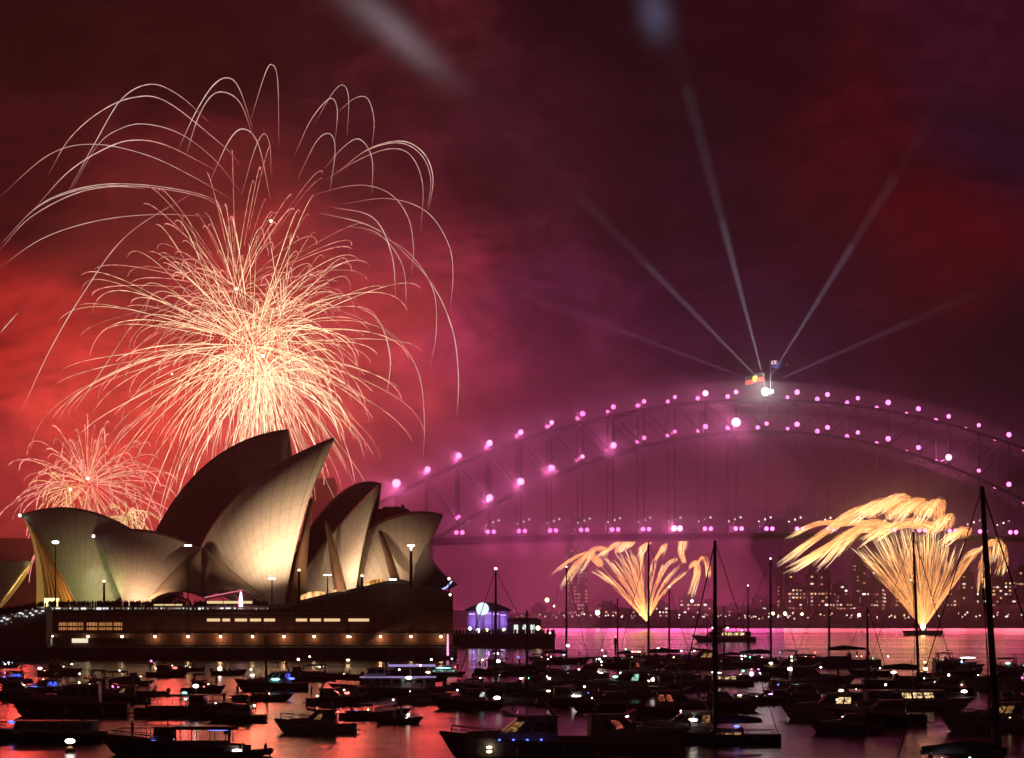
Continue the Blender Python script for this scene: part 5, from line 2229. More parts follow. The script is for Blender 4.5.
def yacht(r, L, H, hm, ls=(), boom=True, lit=None, rake=0.02, mw=1.0):
    B = L * .28
    h0, h1 = L * .075, L * .11
    rg = hull_parts(r, L, B, h0, h1, HULLS[hm], transom=.62)
    top = GEL_W if hm in 'wng' else GEL_C
    house(r, -L * .16, L * .2, B * .52, h0 * .92, h0 * .92 + L * .05, top, .3, 1.8, 'coach_roof', lit, (.35, .75), 4, (0, 1, 2), over=.02)
    z = h0 + L * .05
    w = (.09 + H * .0065) * mw
    mx = L * .08
    g = MB()
    g.tube([(mx, 0, h0), (mx - rake * H * .5, 0, H * .5), (mx - rake * H, 0, H)], [w, w * .95, w * .62], 8)
    m = g.build('mast', MASTM, r, smooth=True)
    g = MB()
    for f in (.42, .7):
        zz = H * f
        g.bar((mx - rake * zz - .05, -B * .3, zz), (mx - rake * zz, 0, zz + .05), .09)
        g.bar((mx - rake * zz, 0, zz + .05), (mx - rake * zz - .05, B * .3, zz), .09)
    g.build('spreader', MASTM, m)
    g = MB()
    t = (mx - rake * H, 0, H - .1)
    tw = .022 + H * .0007
    g.tube([t, (L * .46, 0, h1)], tw * 1.5, 4)
    g.tube([t, (-L * .49, 0, h0 * .95)], tw, 4)
    for s in (-1, 1):
        for f in (.42, .7):
            zz = H * f
            sp = (mx - rake * zz - .05, s * B * .3, zz)
            g.tube([(mx - .2, s * B * .45, h0), sp, (mx - rake * H, 0, H * (.98 if f > .5 else .68))], tw * .8, 4)
    g.build('standing_rigging', M_DARKSTEEL, r)
    if boom:
        g = MB()
        g.tube([(mx - .1, 0, z + L * .07), (-L * .34, 0, z + L * .075)], w * .7, 8)
        b = g.build('boom', MASTM, r)
        g = MB()
        g.tube([(mx - .15, 0, z + L * .085), (-L * .08, 0, z + L * .1), (-L * .33, 0, z + L * .085)], [w * 1.5, w * 1.9, w], 8)
        g.build('sail_cover', SAILC, b, smooth=True)
    # spray hood over the companionway
    g = MB()
    rings = []
    for i in range(5):
        x = -L * .17 + L * .075 * i / 4
        hh = L * .075 * (1 - (i / 4) ** 2 * .55)
        rings.append([(x, B * .26 * cos(pi * j / 8), h0 + .02 + hh * sin(pi * j / 8)) for j in range(9)])
    g.loft(rings)
    g.build('spray_hood', CANV, r, smooth=True)
    rail(r, rg, 1, 17, .55)
    lights(r, ls)
    return rg


def launch(r, L, hm, ls=(), house_=True, canopy=True):
    """old timber launch: high bow, wheelhouse forward, framed awning"""
    B = L * .25
    h0, h1 = L * .07, L * .14
    rg = hull_parts(r, L, B, h0, h1, HULLS[hm])
    z0 = h0 * .9
    if house_:
        house(r, -L * .02, L * .13, B * .62, z0, z0 + L * .13, WOOD, .05, .12, 'wheelhouse', None, (.5, .88), 2)
    if canopy:
        zc = z0 + L * .12
        g = MB()
        for x in (-L * .42, -L * .29, -L * .16, -L * .04):
            for s in (-1, 1):
                g.bar((x, s * B * .36, z0), (x, s * B * .36, zc), .07)
        g.build('awning_frame', SMALLSTEEL, r)
        g = MB()
        g.loft([[(-L * .46 + L * .44 * i / 6, B * .42 * cos(pi * j / 6), zc + .25 * sin(pi * j / 6)) for j in range(7)] for i in range(7)])
        g.build('awning', CANV, r)
    g = MB()
    for s in (-1, 1):
        g.box(-L * .4, -L * .06, s * B * .3 - .2, s * B * .3 + .2, z0 + .05, z0 + .45)
    g.build('bench', TEAK, r)
    g = MB()
    for xx in (L * .17, L * .38):
        for s in (-1, 1):
            g.bar((xx, s * B * .26, sheer(.8, h0, h1) - .2), (xx, s * B * .26, h1 + L * .05), .05)
    for s in (-1, 1):
        g.bar((L * .17, s * B * .26, h1 + L * .05), (L * .38, s * B * .26, h1 + L * .05), .05)
    g.bar((L * .38, -B * .26, h1 + L * .05), (L * .38, B * .26, h1 + L * .05), .05)
    g.build('bow_frame', SMALLSTEEL, r)
    g = MB()
    g.tube([(L * .03, 0, z0 + L * .13), (L * .03, 0, z0 + L * .3)], [.06, .04], 6)
    g.build('signal_mast', MASTM, r)
    rail(r, rg, 10, 17, .5)
    lights(r, ls)
    return rg


def runabout(r, L, hm, ls=(), tower=False):
    B = L * .36
    h0, h1 = L * .11, L * .15
    rg = hull_parts(r, L, B, h0, h1, HULLS[hm])
    z = h0
    g = MB()
    g.prism([(L * .02, z), (-L * .02, z + L * .1), (0, z + L * .1), (L * .16, z)], -B * .36, B * .36)
    g.build('windscreen', M_GLASS, r)
    for s in (-1, 1):
        g = MB()
        g.box(-L * .16, -L * .06, s * B * .2 - .25, s * B * .2 + .25, z, z + .45)
        g.box(-L * .17, -L * .14, s * B * .2 - .25, s * B * .2 + .25, z + .45, z + .95)
        g.build('seat', GEL_C, r)
    g = MB()
    g.loft([[(-L * .53, -.25, z - .3), (-L * .53, .25, z - .3), (-L * .46, .25, z - .3), (-L * .46, -.25, z - .3)],
            [(-L * .55, -.3, z + .35), (-L * .55, .3, z + .35), (-L * .45, .3, z + .35), (-L * .45, -.3, z + .35)],
            [(-L * .53, -.2, z + .6), (-L * .53, .2, z + .6), (-L * .47, .2, z + .6), (-L * .47, -.2, z + .6)]])
    g.box(-L * .51, -L * .49, -.1, .1, -.6, z - .3)
    g.build('outboard', GEL_B, r)
    if tower:
        g = MB()
        zt_ = z + L * .3
        for s in (-1, 1):
            g.bar((-L * .12, s * B * .38, z), (-L * .1, s * B * .3, zt_), .08)
            g.bar((L * .06, s * B * .38, z), (L * .02, s * B * .3, zt_), .08)
        g.build('canopy_frame', SMALLSTEEL, r)
        g = MB()
        g.box(-L * .16, L * .08, -B * .36, B * .36, zt_, zt_ + .1)
        g.build('canopy', CANV, r)
    rail(r, rg, 10, 17, .45)
    lights(r, ls)
    return rg


def ferry(r, L, hm, ls=(), lit=None, two=True, roofm=None, litk=(0, 1, 2, 3, 4, 5, 6)):
    B = L * .27
    h0, h1 = L * .07, L * .1
    rg = hull_parts(r, L, B, h0, h1, HULLS[hm], transom=.9)
    z = h0 * .95
    house(r, -L * .42, L * .27, B * .84, z, z + L * .1, GEL_W, .02, .35, 'saloon', lit, (.4, .85), 7, litk, roofm)
    z2 = z + L * .1 + .1
    if two:
        house(r, L * .02, L * .2, B * .6, z2, z2 + L * .08, GEL_W, .1, .4, 'wheelhouse', None, (.4, .85), 2)
        g = MB()
        zc = z2 + L * .09
        for x in (-L * .38, -L * .2, -L * .02):
            for s in (-1, 1):
                g.bar((x, s * B * .36, z2), (x, s * B * .36, zc), .08)
        g.build('awning_frame', SMALLSTEEL, r)
        g = MB()
        g.loft([[(-L * .42 + L * .42 * i / 6, B * .42 * cos(pi * j / 6), zc + .3 * sin(pi * j / 6)) for j in range(7)] for i in range(7)])
        g.build('awning', roofm or CANV, r)
    g = MB()
    g.tube([(0, 0, z2), (-.3, 0, z2 + L * .26)], [.09, .05], 6)
    g.build('signal_mast', MASTM, r)
    rail(r, rg, 2, 17, .8)
    lights(r, ls)
    return rg


def inflatable(r, L, ls=()):
    g = MB()
    path = [(-L * .5, -L * .17, .2), (0, -L * .19, .22), (L * .3, -L * .14, .3), (L * .46, 0, .42), (L * .3, L * .14, .3), (0, L * .19, .22), (-L * .5, L * .17, .2)]
    g.tube(catmull(path, 5), L * .055, 8)
    g.build('buoyancy_tube', M_BLACK, r, smooth=True)
    g = MB()
    g.box(-L * .48, L * .25, -L * .15, L * .15, .02, .12)
    g.build('floor', GEL_G, r)
    g = MB()
    g.box(-L * .1, L * .06, -.3, .3, .12, .95)
    g.build('console', GEL_G, r)
    g = MB()
    g.loft([[(-L * .56, -.2, .1), (-L * .56, .2, .1), (-L * .48, .2, .1), (-L * .48, -.2, .1)], [(-L * .58, -.25, .8), (-L * .58, .25, .8), (-L * .47, .25, .8), (-L * .47, -.25, .8)]])
    g.build('outboard', GEL_B, r)
    g = MB()
    for s in (-1, 1):
        g.bar((-L * .4, s * .5, .3), (-L * .38, s * .4, 2.0), .07)
    g.bar((-L * .38, -.4, 2.0), (-L * .38, .4, 2.0), .07)
    g.bar((-L * .44, 0, 2.0), (-L * .32, 0, 2.06), .3)
    g.build('light_frame', SMALLSTEEL, r)
    lights(r, ls)


LITWIN = {'a': M_AMBER, 'c': M_CREAM, 'w': lit_window('pale cabin light', (.9, .95, .85), .9), 'r': lit_window('red cabin light', (1, .2, .12), .5), 'g': lit_window('greenish cabin light', (.5, 1, .8), .7),
          'b': lit_window('blue cockpit light', (.08, .12, 1), 1.8), 'd': lit_window('dim amber cabin light', (1, .45, .16), .4)}
NAMES = {'cruiser': ('motor_cruiser', 'motor boat'), 'yacht': ('sailing_yacht', 'sailing boat'), 'launch': ('harbour_launch', 'boat'),
         'runabout': ('runabout', 'motor boat'), 'ferry': ('harbour_ferry', 'ferry'), 'rib': ('inflatable_boat', 'dinghy')}
GROUPS = {'cruiser': 'motor cruisers at anchor', 'yacht': 'sailing yachts at anchor', 'launch': 'timber launches at anchor', 'runabout': 'small open boats', 'ferry': 'harbour ferries',
          'rib': 'inflatable boats'}
# kind, picture x of the hull's middle, waterline row, length in pixels as seen, heading (0 bow right, 180 bow left), options, label
BOATS = [
    ('runabout', 6, 668, 24, 10, dict(hm='w', ls=[(-.5, 0, 1.6, .35, 'w'), (1.2, 0, 1.5, .3, 'w'), (2, 0, 1.0, .25, 'w')]), 'small white lit boat close under the podium stairs'),
    ('cruiser', 14, 683, 34, 185, dict(hm='n', fly=False, lit='b', litk=(0, 1, 2, 3), ls=[(-2.2, -.6, 1.9, .3, 'b', 3)]), 'navy motor cruiser with a blue lit cockpit below the podium stairs'),
    ('cruiser', 44, 697, 58, 172, dict(hm='n', fly=False, lit='b', litk=(0, 1), ls=[(-2, -1.6, 1.9, .22, 'b', 8), (2.6, 0, 2.6, .2, 'w')]), 'long navy cruiser with a blue light strip along its side'),
    ('cruiser', 92, 696, 56, 175, dict(hm='w', lit='d', litk=(1,), ls=[(-2.5, 0, 4.4, .16, 'w')]), 'white flybridge cruiser with one dim brown cabin window'),
    ('ferry', 128, 686, 46, 8, dict(hm='w', ls=[(-2, 0, 3.6, .25, 'w'), (1.5, 0, 3.0, .2, 'w'), (3, 0, 2.2, .2, 'a')]), 'white two deck harbour ferry below the middle of the podium'),
    ('cruiser', 167, 677, 38, 12, dict(hm='b', fly=True, ls=[(-4.5, 0, 4.6, .3, 'k'), (-3, 0, 2.4, .22, 'a')]), 'small black cruiser with a pink lamp at its stern'),
    ('runabout', 229, 675, 32, 5, dict(hm='b', tower=True, ls=[(-3.2, 0, 2.2, .55, 'w')]), 'black open boat with a bright white lamp below the podium windows'),
    ('cruiser', 272, 691, 66, 188, dict(hm='n', fly=False, lit='b', litk=(0,), ls=[(.5, -1.6, 2.0, .3, 't', 2.4), (3.2, -1.6, 2.1, .25, 'b', 2), (-3.5, 0, 3.6, .2, 'w')]), 'navy cruiser with teal and blue side lamps'),
    ('ferry', 303, 681, 52, 184, dict(hm='b', two=True, ls=[(-1, 0, 4.6, .32, 'w'), (1.4, 0, 5.2, .22, 'w'), (3.5, 0, 3, .2, 'a')]), 'black harbour ferry with two white lamps on its upper deck'),
    ('launch', 192, 717, 112, -3, dict(hm='o', ls=[(.4, 0, 3.3, .32, 'w', .6), (-.6, -.4, 1.9, .18, 'w'), (2.6, -.4, 1.5, .12, 'w')]), 'brown timber launch with a raised bow, people in white aboard'),
    ('cruiser', 70, 716, 116, 183, dict(hm='b', fly=False, ls=[(3, 0, 2.6, .12, 'b')]), 'long black cruiser moored astern of the brown timber launch'),
    ('ferry', 46, 741, 118, 177, dict(hm='b', two=False, ls=[]), 'long low black charter boat at the corner of the water'),
    ('launch', 172, 755, 140, 176, dict(hm='b', ls=[(4.2, -1.1, 2.2, .1, 'b', 14), (-1.5, -1.1, 1.2, .2, 'b', 2)]), 'large black launch with a pale blue strip light under its awning'),
    ('rib', 247, 756, 50, 20, dict(ls=[(-.9, -.3, 1.25, .2, 'w', 2.2), (.6, -.3, .62, .17, 'g')]), 'inflatable boat with a green lamp and a white bar lamp'),
    ('cruiser', 316, 733, 80, 178, dict(hm='w', fly=True, lit='d', litk=(2,), ls=[]), 'white flybridge cruiser, no lamps, before the red reflections'),
    ('launch', 374, 719, 70, 4, dict(hm='r', canopy=True, house_=False, ls=[(-1, 0, 1.6, .12, 'a')]), 'low oxblood launch with an awning right astern of the lampless cruiser'),
    ('ferry', 388, 696, 104, 183, dict(hm='b', two=True, roof='glow', ls=[(1.2, 0, 2.8, .2, 'w'), (2.2, -1.8, 2.0, .3, 'w', 1.2), (-4, 0, 6.3, .16, 'a')]), 'largest harbour ferry, its awning glowing violet and white'),
    ('cruiser', 468, 709, 70, 176, dict(hm='n', fly=True, lit='w', litk=(0,), ls=[(3.2, -1.4, .5, .16, 'b', 2), (-1.8, 0, 3.2, .16, 'w')]), 'navy flybridge cruiser with a blue lamp at its waterline'),
    ('ferry', 445, 676, 38, 3, dict(hm='b', two=True, lit='g', ls=[(-.5, -1.9, 2.4, .16, 't', 14), (-4, 0, 4.8, .3, 'w'), (2, 0, 5, .2, 'w'), (-3, -1, 1.4, .2, 'a', 3)]), 'dark ferry with a level teal light strip by the pink pole'),
    ('cruiser', 502, 675, 52, 2, dict(hm='r', fly=True, ls=[(-1.2, 0, 4.6, .3, 'w', 1.4), (3.5, 0, 3.8, .16, 'b', 2)]), 'oxblood cruiser in the pink reflections off the wharf'),
    ('yacht', 504, 695, 96, 178, dict(hm='b', H=18.6, rk=0.0, ls=[(-.7, 0, 18.6, .3, 'w'), (-.7, 0, 5.0, .3, 'w', 1), (-.5, 0, 3.1, .3, 'w')]), 'black yacht with a white masthead lamp before the violet pavilion'),
    ('yacht', 562, 664, 52, 5, dict(hm='n', H=23.2, rk=0.0, ls=[(1.2, 0, 23.2, .22, 'w'), (1.2, -.6, 4.4, .42, 'w', .6)]), 'navy yacht with a blue white deck lamp beside the wharf end'),
    ('cruiser', 584, 679, 46, 186, dict(hm='w', fly=True, ls=[(-1, 0, 2.2, .3, 'w', 1.5), (2, 0, 1.4, .2, 'b', 2)]), 'white cruiser with a white lamp near the yacht at the wharf end'),
    ('launch', 614, 668, 52, 3, dict(hm='b', ls=[(2.5, 0, 4.0, .26, 'g'), (-2.5, 0, 3.8, .2, 'w'), (-4.5, 0, 2.2, .25, 'w', 2)]), 'black launch with a green lamp by the red topped channel marker'),
    ('yacht', 622, 664, 50, 176, dict(hm='b', H=16, rk=0.0, ls=[]), 'black yacht with a thin bare mast behind the green lamped launch'),
    ('cruiser', 622, 697, 88, 183, dict(hm='w', fly=False, lit='g', litk=(1,), ls=[(-1.0, -1.5, 2.6, .2, 'g', 2), (-.2, 0, 3.0, .22, 'w'), (-3, 0, 3.2, .14, 'a'), (3.9, 0, 2.2, .38, 'w')]), 'long white cruiser with green and white side lamps'),
    ('cruiser', 572, 706, 70, 5, dict(hm='r', fly=False, ls=[(.6, -1.4, 1.8, .2, 'w', 3.6), (1.2, -1.4, 1.2, .14, 'b', 3), (-2.6, 0, 2.0, .36, 'w')]), 'oxblood cruiser with a white bar lamp on its side'),
    ('yacht', 655, 668, 74, 178, dict(hm='b', H=28, rk=0.0, ls=[(.5, 0, 4.3, .35, 'w', .5), (2.8, 0, 2.4, .25, 'a')]), 'tall black yacht whose mast crosses the smaller golden fan'),
    ('yacht', 665, 662, 50, 4, dict(hm='w', H=18.6, rk=0.0, ls=[(.5, 0, 18.6, .24, 'w')]), 'white yacht with a lamp at its slim masthead'),
    ('cruiser', 700, 669, 62, 184, dict(hm='w', fly=True, lit='d', litk=(1, 2), ls=[(-1, 0, 3.4, .42, 'w'), (3, 0, 4.9, .26, 'w'), (-3.4, 0, 3.2, .26, 'w')]), 'white flybridge cruiser with three white lamps'),
    ('yacht', 728, 664, 44, 176, dict(hm='b', H=14.0, rk=0.0, ls=[(1.5, 0, 2.6, .32, 'w')]), 'black yacht with a short mast behind the thickest mast'),
    ('ferry', 721, 686, 60, 182, dict(hm='b', two=False, lit='c', litk=(2, 3, 4, 5), ls=[(-1, -1.6, 2.5, .1, 'w', 12), (3.6, 0, 2.0, .25, 'a')]), 'black ferry with a warmly lit glass saloon'),
    ('launch', 752, 681, 40, 4, dict(hm='b', house_=True, canopy=False, ls=[(-.3, -1.0, 2.0, .62, 'p'), (-2.4, 0, 2.8, .26, 'g'), (2.2, 0, 2.2, .2, 'w')]), 'dark boat with the bright violet lamp'),
    ('yacht', 752, 662, 46, 182, dict(hm='g', H=19.0, rk=0.0, ls=[(-.5, 0, 19, .2, 'w'), (2.8, 0, 2.3, .22, 'w')]), 'grey yacht with a white masthead lamp behind the violet lamp'),
    ('yacht', 765, 668, 70, 3, dict(hm='b', H=24.2, rk=0.004, ls=[(1.1, 0, 25.5, .24, 'w'), (-2.4, 0, 2.4, .24, 'g')]), 'black yacht with white masthead lamp before the city'),
    ('runabout', 764, 704, 58, 178, dict(hm='b', ls=[(1.2, -1.0, 2.0, .2, 'p', .8), (-1.0, -1.2, 1.6, .09, 'w', 9)]), 'low black open boat with a violet glow over its bow'),
    ('yacht', 836, 667, 82, 177, dict(hm='c', H=20.0, rk=0.003, ls=[(5.0, 0, 2.0, .3, 'g'), (7.0, 0, 2.4, .22, 'w'), (-1.5, 0, 1.7, .2, 'w', 1.5)]), 'cream yacht with people standing on its bow'),
    ('cruiser', 812, 690, 78, 4, dict(hm='w', fly=True, ls=[(-3.2, 0, 3.0, .4, 'w', .4), (-1.2, 0, 1.8, .3, 'w', 1), (-2.9, 0, 4.2, .22, 'a')]), 'white flybridge cruiser with white lamps, behind the amber windowed one'),
    ('cruiser', 827, 719, 90, 182, dict(hm='w', fly=True, lit='c', litk=(0, 1), ls=[(.3, -1.6, .95, .12, 'a', 3.5)]), 'white flybridge cruiser with amber saloon windows'),
    ('yacht', 911, 688, 90, 2, dict(hm='b', H=25.3, rk=0.036, ls=[(1.8, 0, 3.1, .38, 'a', .5)]), 'black yacht whose mast stands before the larger golden fan'),
    ('ferry', 914, 710, 116, 2, dict(hm='c', two=False, lit='c', litk=(3, 4, 5), ls=[(5.2, 0, 1.9, .3, 'w', .9), (3.6, 0, 3.6, .22, 'w')]), 'cream motor yacht with golden saloon windows'),
    ('ferry', 967, 668, 32, 3, dict(hm='n', two=False, lit='b', litk=(2,), ls=[(0, -1, 3.6, .16, 'w', 16)]), 'navy water taxi with a straight white roof light'),
    ('cruiser', 1000, 690, 70, 183, dict(hm='w', fly=True, ls=[(-3.5, 0, 2.4, .14, 'w')]), 'white flybridge cruiser beyond the thick black mast'),
    ('cruiser', 994, 731, 104, 178, dict(hm='w', fly=False, lit='d', litk=(1, 2), ls=[(1.6, -1.3, 1.6, .08, 'a', 4)]), 'broad white cruiser behind the thick black mast'),
    ('cruiser', 1014, 705, 50, 6, dict(hm='r', fly=False, ls=[(1.0, 0, 2.0, .16, 'w')]), 'oxblood cruiser between the two white ones by the thick mast'),
    ('yacht', 724, 744, 112, 181, dict(hm='b', H=18.8, rk=0.0, mw=1.05, lit='d', ls=[(-3.6, -.6, 2.3, .13, 'a', 1)]), 'large black yacht carrying the thickest mast'),
    ('cruiser', 682, 742, 112, 176, dict(hm='w', fly=False, lit='d', litk=(0,), ls=[(1.2, -1.4, 2.4, .2, 'w', 2)]), 'white cruiser with a white bar lamp beside the largest yacht'),
    ('cruiser', 680, 717, 92, 3, dict(hm='r', fly=True, lit='r', litk=(0, 1), ls=[(2.5, 0, 1.5, .1, 'a', 3)]), 'oxblood flybridge cruiser behind the white bar lamp'),
    ('cruiser', 655, 692, 54, 186, dict(hm='b', fly=True, ls=[(-2.2, 0, 2.8, .25, 'w'), (-1.4, 0, 2.2, .25, 'a')]), 'black flybridge cruiser under the mast crossing the golden fan'),
    ('runabout', 425, 681, 40, 182, dict(hm='b', tower=True, ls=[(1, 0, 2.4, .2, 'a', 3)]), 'black canopied boat between the largest ferry and the pink pole'),
    ('cruiser', 538, 690, 50, 3, dict(hm='w', fly=True, ls=[(2, 0, 3.0, .14, 'w')]), 'white flybridge cruiser below the outer corner of the wharf'),
    ('runabout', 545, 662, 30, 183, dict(hm='b', tower=True, ls=[(-1.2, 0, 1.6, .3, 'a')]), 'small canopied boat close under the wharf'),
    ('ferry', 724, 642, 58, 182, dict(hm='b', two=True, lit='c', litk=(1, 2, 3, 4), ls=[(-2.2, -.5, 2.7, .5, 'w', .6), (.6, -.5, 2.7, .5, 'w', .6), (3.4, 0, 2.2, .3, 'w')]), 'far ferry with dazzling white deck lamps in open water'),
    ('cruiser', 518, 758, 150, 184, dict(hm='g', fly=True, lit='d', litk=(3,), ls=[(-1.6, -1.95, 1.55, .1, 'b', .5), (-.5, -1.95, 1.55, .1, 'b', .5), (.6, -1.95, 1.55, .1, 'b', .5), (1.7, -1.95, 1.55, .1, 'b', .5),
                                                                     (-2.4, -1.8, .95, .17, 'a', 1.0), (-2.4, -1.8, .62, .17, 'a', 1.0)]), 'large grey cruiser with a blue lamp row and two amber lamps'),
    ('cruiser', 622, 751, 128, 6, dict(hm='c', fly=True, lit='r', litk=(2,), ls=[]), 'large cream cruiser with one red lit window'),
    ('cruiser', 60, 676, 40, 4, dict(hm='w', fly=True, ls=[(1, 0, 2.6, .16, 'a')]), 'small white flybridge cruiser under the lit restaurant windows'),
    ('runabout', 190, 671, 26, 183, dict(hm='b', tower=True, ls=[(0, 0, 1.6, .16, 'a')]), 'tiny black canopied boat close under the podium lanterns'),
    ('yacht', 262, 701, 60, 3, dict(hm='b', H=9, ls=[]), 'small black yacht with a stubby mast before the teal lamped cruiser'),
    ('cruiser', 236, 722, 60, 176, dict(hm='b', fly=True, ls=[(1.5, 0, 2.0, .12, 'w')]), 'black flybridge cruiser off the raised bow of the brown launch'),
    ('cruiser', 356, 700, 46, 182, dict(hm='r', fly=True, ls=[(-1, 0, 2.4, .14, 'a')]), 'small oxblood flybridge cruiser astern of the grey one'),
    ('runabout', 400, 724, 44, 6, dict(hm='g', tower=True, ls=[(1, 0, 1.7, .1, 'w')]), 'grey canopied boat beyond the bow of the oxblood launch'),
    ('cruiser', 404, 675, 40, 3, dict(hm='b', fly=True, ls=[(1, 0, 2.6, .16, 'w')]), 'small black cruiser between the sea wall and the largest ferry'),
    ('runabout', 466, 690, 40, 4, dict(hm='w', tower=False, ls=[(-1, 0, 1.4, .14, 'w')]), 'small white open boat between the teal lit ferry and the black yacht'),
    ('yacht', 532, 704, 64, 182, dict(hm='g', H=12.5, rk=0.0, ls=[(1, 0, 1.8, .12, 'a')]), 'grey yacht with a short mast beside the grey cruiser with a blue lamp row'),
    ('cruiser', 560, 682, 44, 4, dict(hm='w', fly=False, ls=[(2, 0, 2.2, .16, 'g')]), 'low white cruiser with a green lamp below the wharf end yacht'),
    ('runabout', 640, 659, 28, 182, dict(hm='b', tower=True, ls=[(0, 0, 2, .2, 'w')]), 'tiny canopied boat beyond the tall black yacht'),
    ('cruiser', 690, 690, 56, 3, dict(hm='g', fly=True, ls=[(-2, 0, 2.8, .16, 'w'), (2, 0, 2.0, .12, 'a')]), 'grey flybridge cruiser in front of the glass saloon ferry'),
    ('yacht', 704, 659, 40, 4, dict(hm='w', H=11, rk=0.0, ls=[(0, 0, 2, .2, 'w')]), 'small white yacht with a low mast near the far ferry'),
    ('cruiser', 792, 700, 56, 178, dict(hm='r', fly=True, ls=[(1, 0, 2.2, .14, 'w')]), 'oxblood flybridge cruiser between the violet bow and the amber saloon'),
    ('runabout', 806, 662, 30, 3, dict(hm='w', tower=True, ls=[(0, 0, 2, .18, 'w')]), 'tiny white canopied boat beside the cream yacht'),
    ('yacht', 862, 702, 70, 4, dict(hm='g', H=13, rk=0.0, ls=[(-1, 0, 1.8, .12, 'w')]), 'grey yacht between the amber saloon and the cream motor yacht'),
    ('cruiser', 940, 695, 60, 182, dict(hm='b', fly=True, ls=[(-1, 0, 2.4, .14, 'a')]), 'black flybridge cruiser tucked behind the golden saloon windows'),
    ('runabout', 950, 664, 30, 3, dict(hm='b', tower=True, ls=[(0, 0, 2, .18, 'w')]), 'tiny black canopied boat beside the navy water taxi'),
    ('cruiser', 846, 733, 70, 176, dict(hm='g', fly=False, ls=[(1, 0, 1.4, .08, 'a')]), 'low grey cruiser on the open water below the amber saloon'),
    ('cruiser', 203, 693, 40, 6, dict(hm='b', fly=True, ls=[(1.5, 0, 2.4, .16, 'a')]), 'small black flybridge cruiser between the brown launch and the podium'),
    ('runabout', 150, 696, 34, 182, dict(hm='b', tower=True, ls=[]), 'small canopied black boat without lamps astern of the two deck ferry'),
    ('cruiser', 334, 705, 56, 4, dict(hm='g', fly=True, ls=[(1.2, 0, 1.9, .14, 'w')]), 'grey flybridge cruiser between the lampless cruiser and the largest ferry'),
    ('runabout', 344, 679, 34, 178, dict(hm='b', tower=True, ls=[(0, 0, 1.6, .14, 'a')]), 'tiny canopied boat between two harbour ferries'),
    ('cruiser', 534, 674, 44, 184, dict(hm='b', fly=True, ls=[(2, 0, 3.2, .2, 'w', 1)]), 'small black flybridge cruiser right against the end of the wharf'),
    ('cruiser', 644, 676, 50, 2, dict(hm='w', fly=False, lit='r', litk=(1,), ls=[(-2, 0, 2.6, .2, 'w')]), 'low white cruiser with a red window under the tall black yacht'),
    ('cruiser', 668, 682, 60, 183, dict(hm='b', fly=True, ls=[(2.4, 0, 3.2, .18, 'a'), (-2, 0, 2.2, .18, 'w')]), 'black flybridge cruiser packed in behind the glass saloon ferry'),
    ('runabout', 594, 690, 34, 3, dict(hm='b', tower=True, ls=[(1, 0, 1.8, .2, 'w')]), 'small canopied boat between the two oxblood cruisers'),
    ('cruiser', 606, 712, 70, 182, dict(hm='b', fly=True, ls=[(-2.4, 0, 2.4, .12, 'a')]), 'black flybridge cruiser behind the large cream cruiser'),
    ('cruiser', 726, 711, 70, 4, dict(hm='b', fly=False, ls=[(.5, 0, 2.2, .1, 'a')]), 'low black cruiser behind the largest yacht'),
    ('cruiser', 784, 676, 56, 184, dict(hm='b', fly=True, ls=[(1.5, 0, 3.8, .24, 'w'), (-2.5, 0, 2.4, .2, 'w')]), 'black flybridge cruiser between the violet lamp and the cream yacht'),
    ('runabout', 870, 676, 40, 182, dict(hm='b', tower=True, ls=[(0, 0, 2.2, .16, 'w')]), 'canopied black boat off the bow of the cream yacht'),
    ('cruiser', 880, 725, 90, 184, dict(hm='b', fly=False, ls=[]), 'unlit low black cruiser below the golden saloon windows'),
    ('cruiser', 950, 680, 60, 4, dict(hm='b', fly=True, ls=[(2.2, 0, 3.4, .2, 'w')]), 'black flybridge cruiser behind the cream motor yacht'),
    ('runabout', 1016, 672, 40, 178, dict(hm='b', tower=True, ls=[(0, 0, 2.2, .2, 'w')]), 'small canopied boat at the far end of the mooring'),
    ('cruiser', 424, 703, 54, 3, dict(hm='w', fly=False, ls=[(1, 0, 1.8, .14, 'w')]), 'low white cruiser under the bow of the largest ferry'),
    ('cruiser', 20, 699, 60, 2, dict(hm='b', fly=True, ls=[]), 'unlit black flybridge cruiser beside the one with the blue strip'),
    ('cruiser', 120, 703, 60, 184, dict(hm='b', fly=True, lit='d', litk=(2,), ls=[(.2, 0, 3.2, .18, 'w')]), 'black flybridge cruiser in front of the two deck ferry'),
    ('yacht', 985, 790, 190, 1, dict(hm='b', H=20.7, rk=0.06, mw=1.1, ls=[]), 'black yacht, hull cut off by the frame, carrying the thick black mast'),
    ('rib', 972, 757, 60, 176, dict(ls=[]), 'black inflatable boat with one dark seated figure'),
]


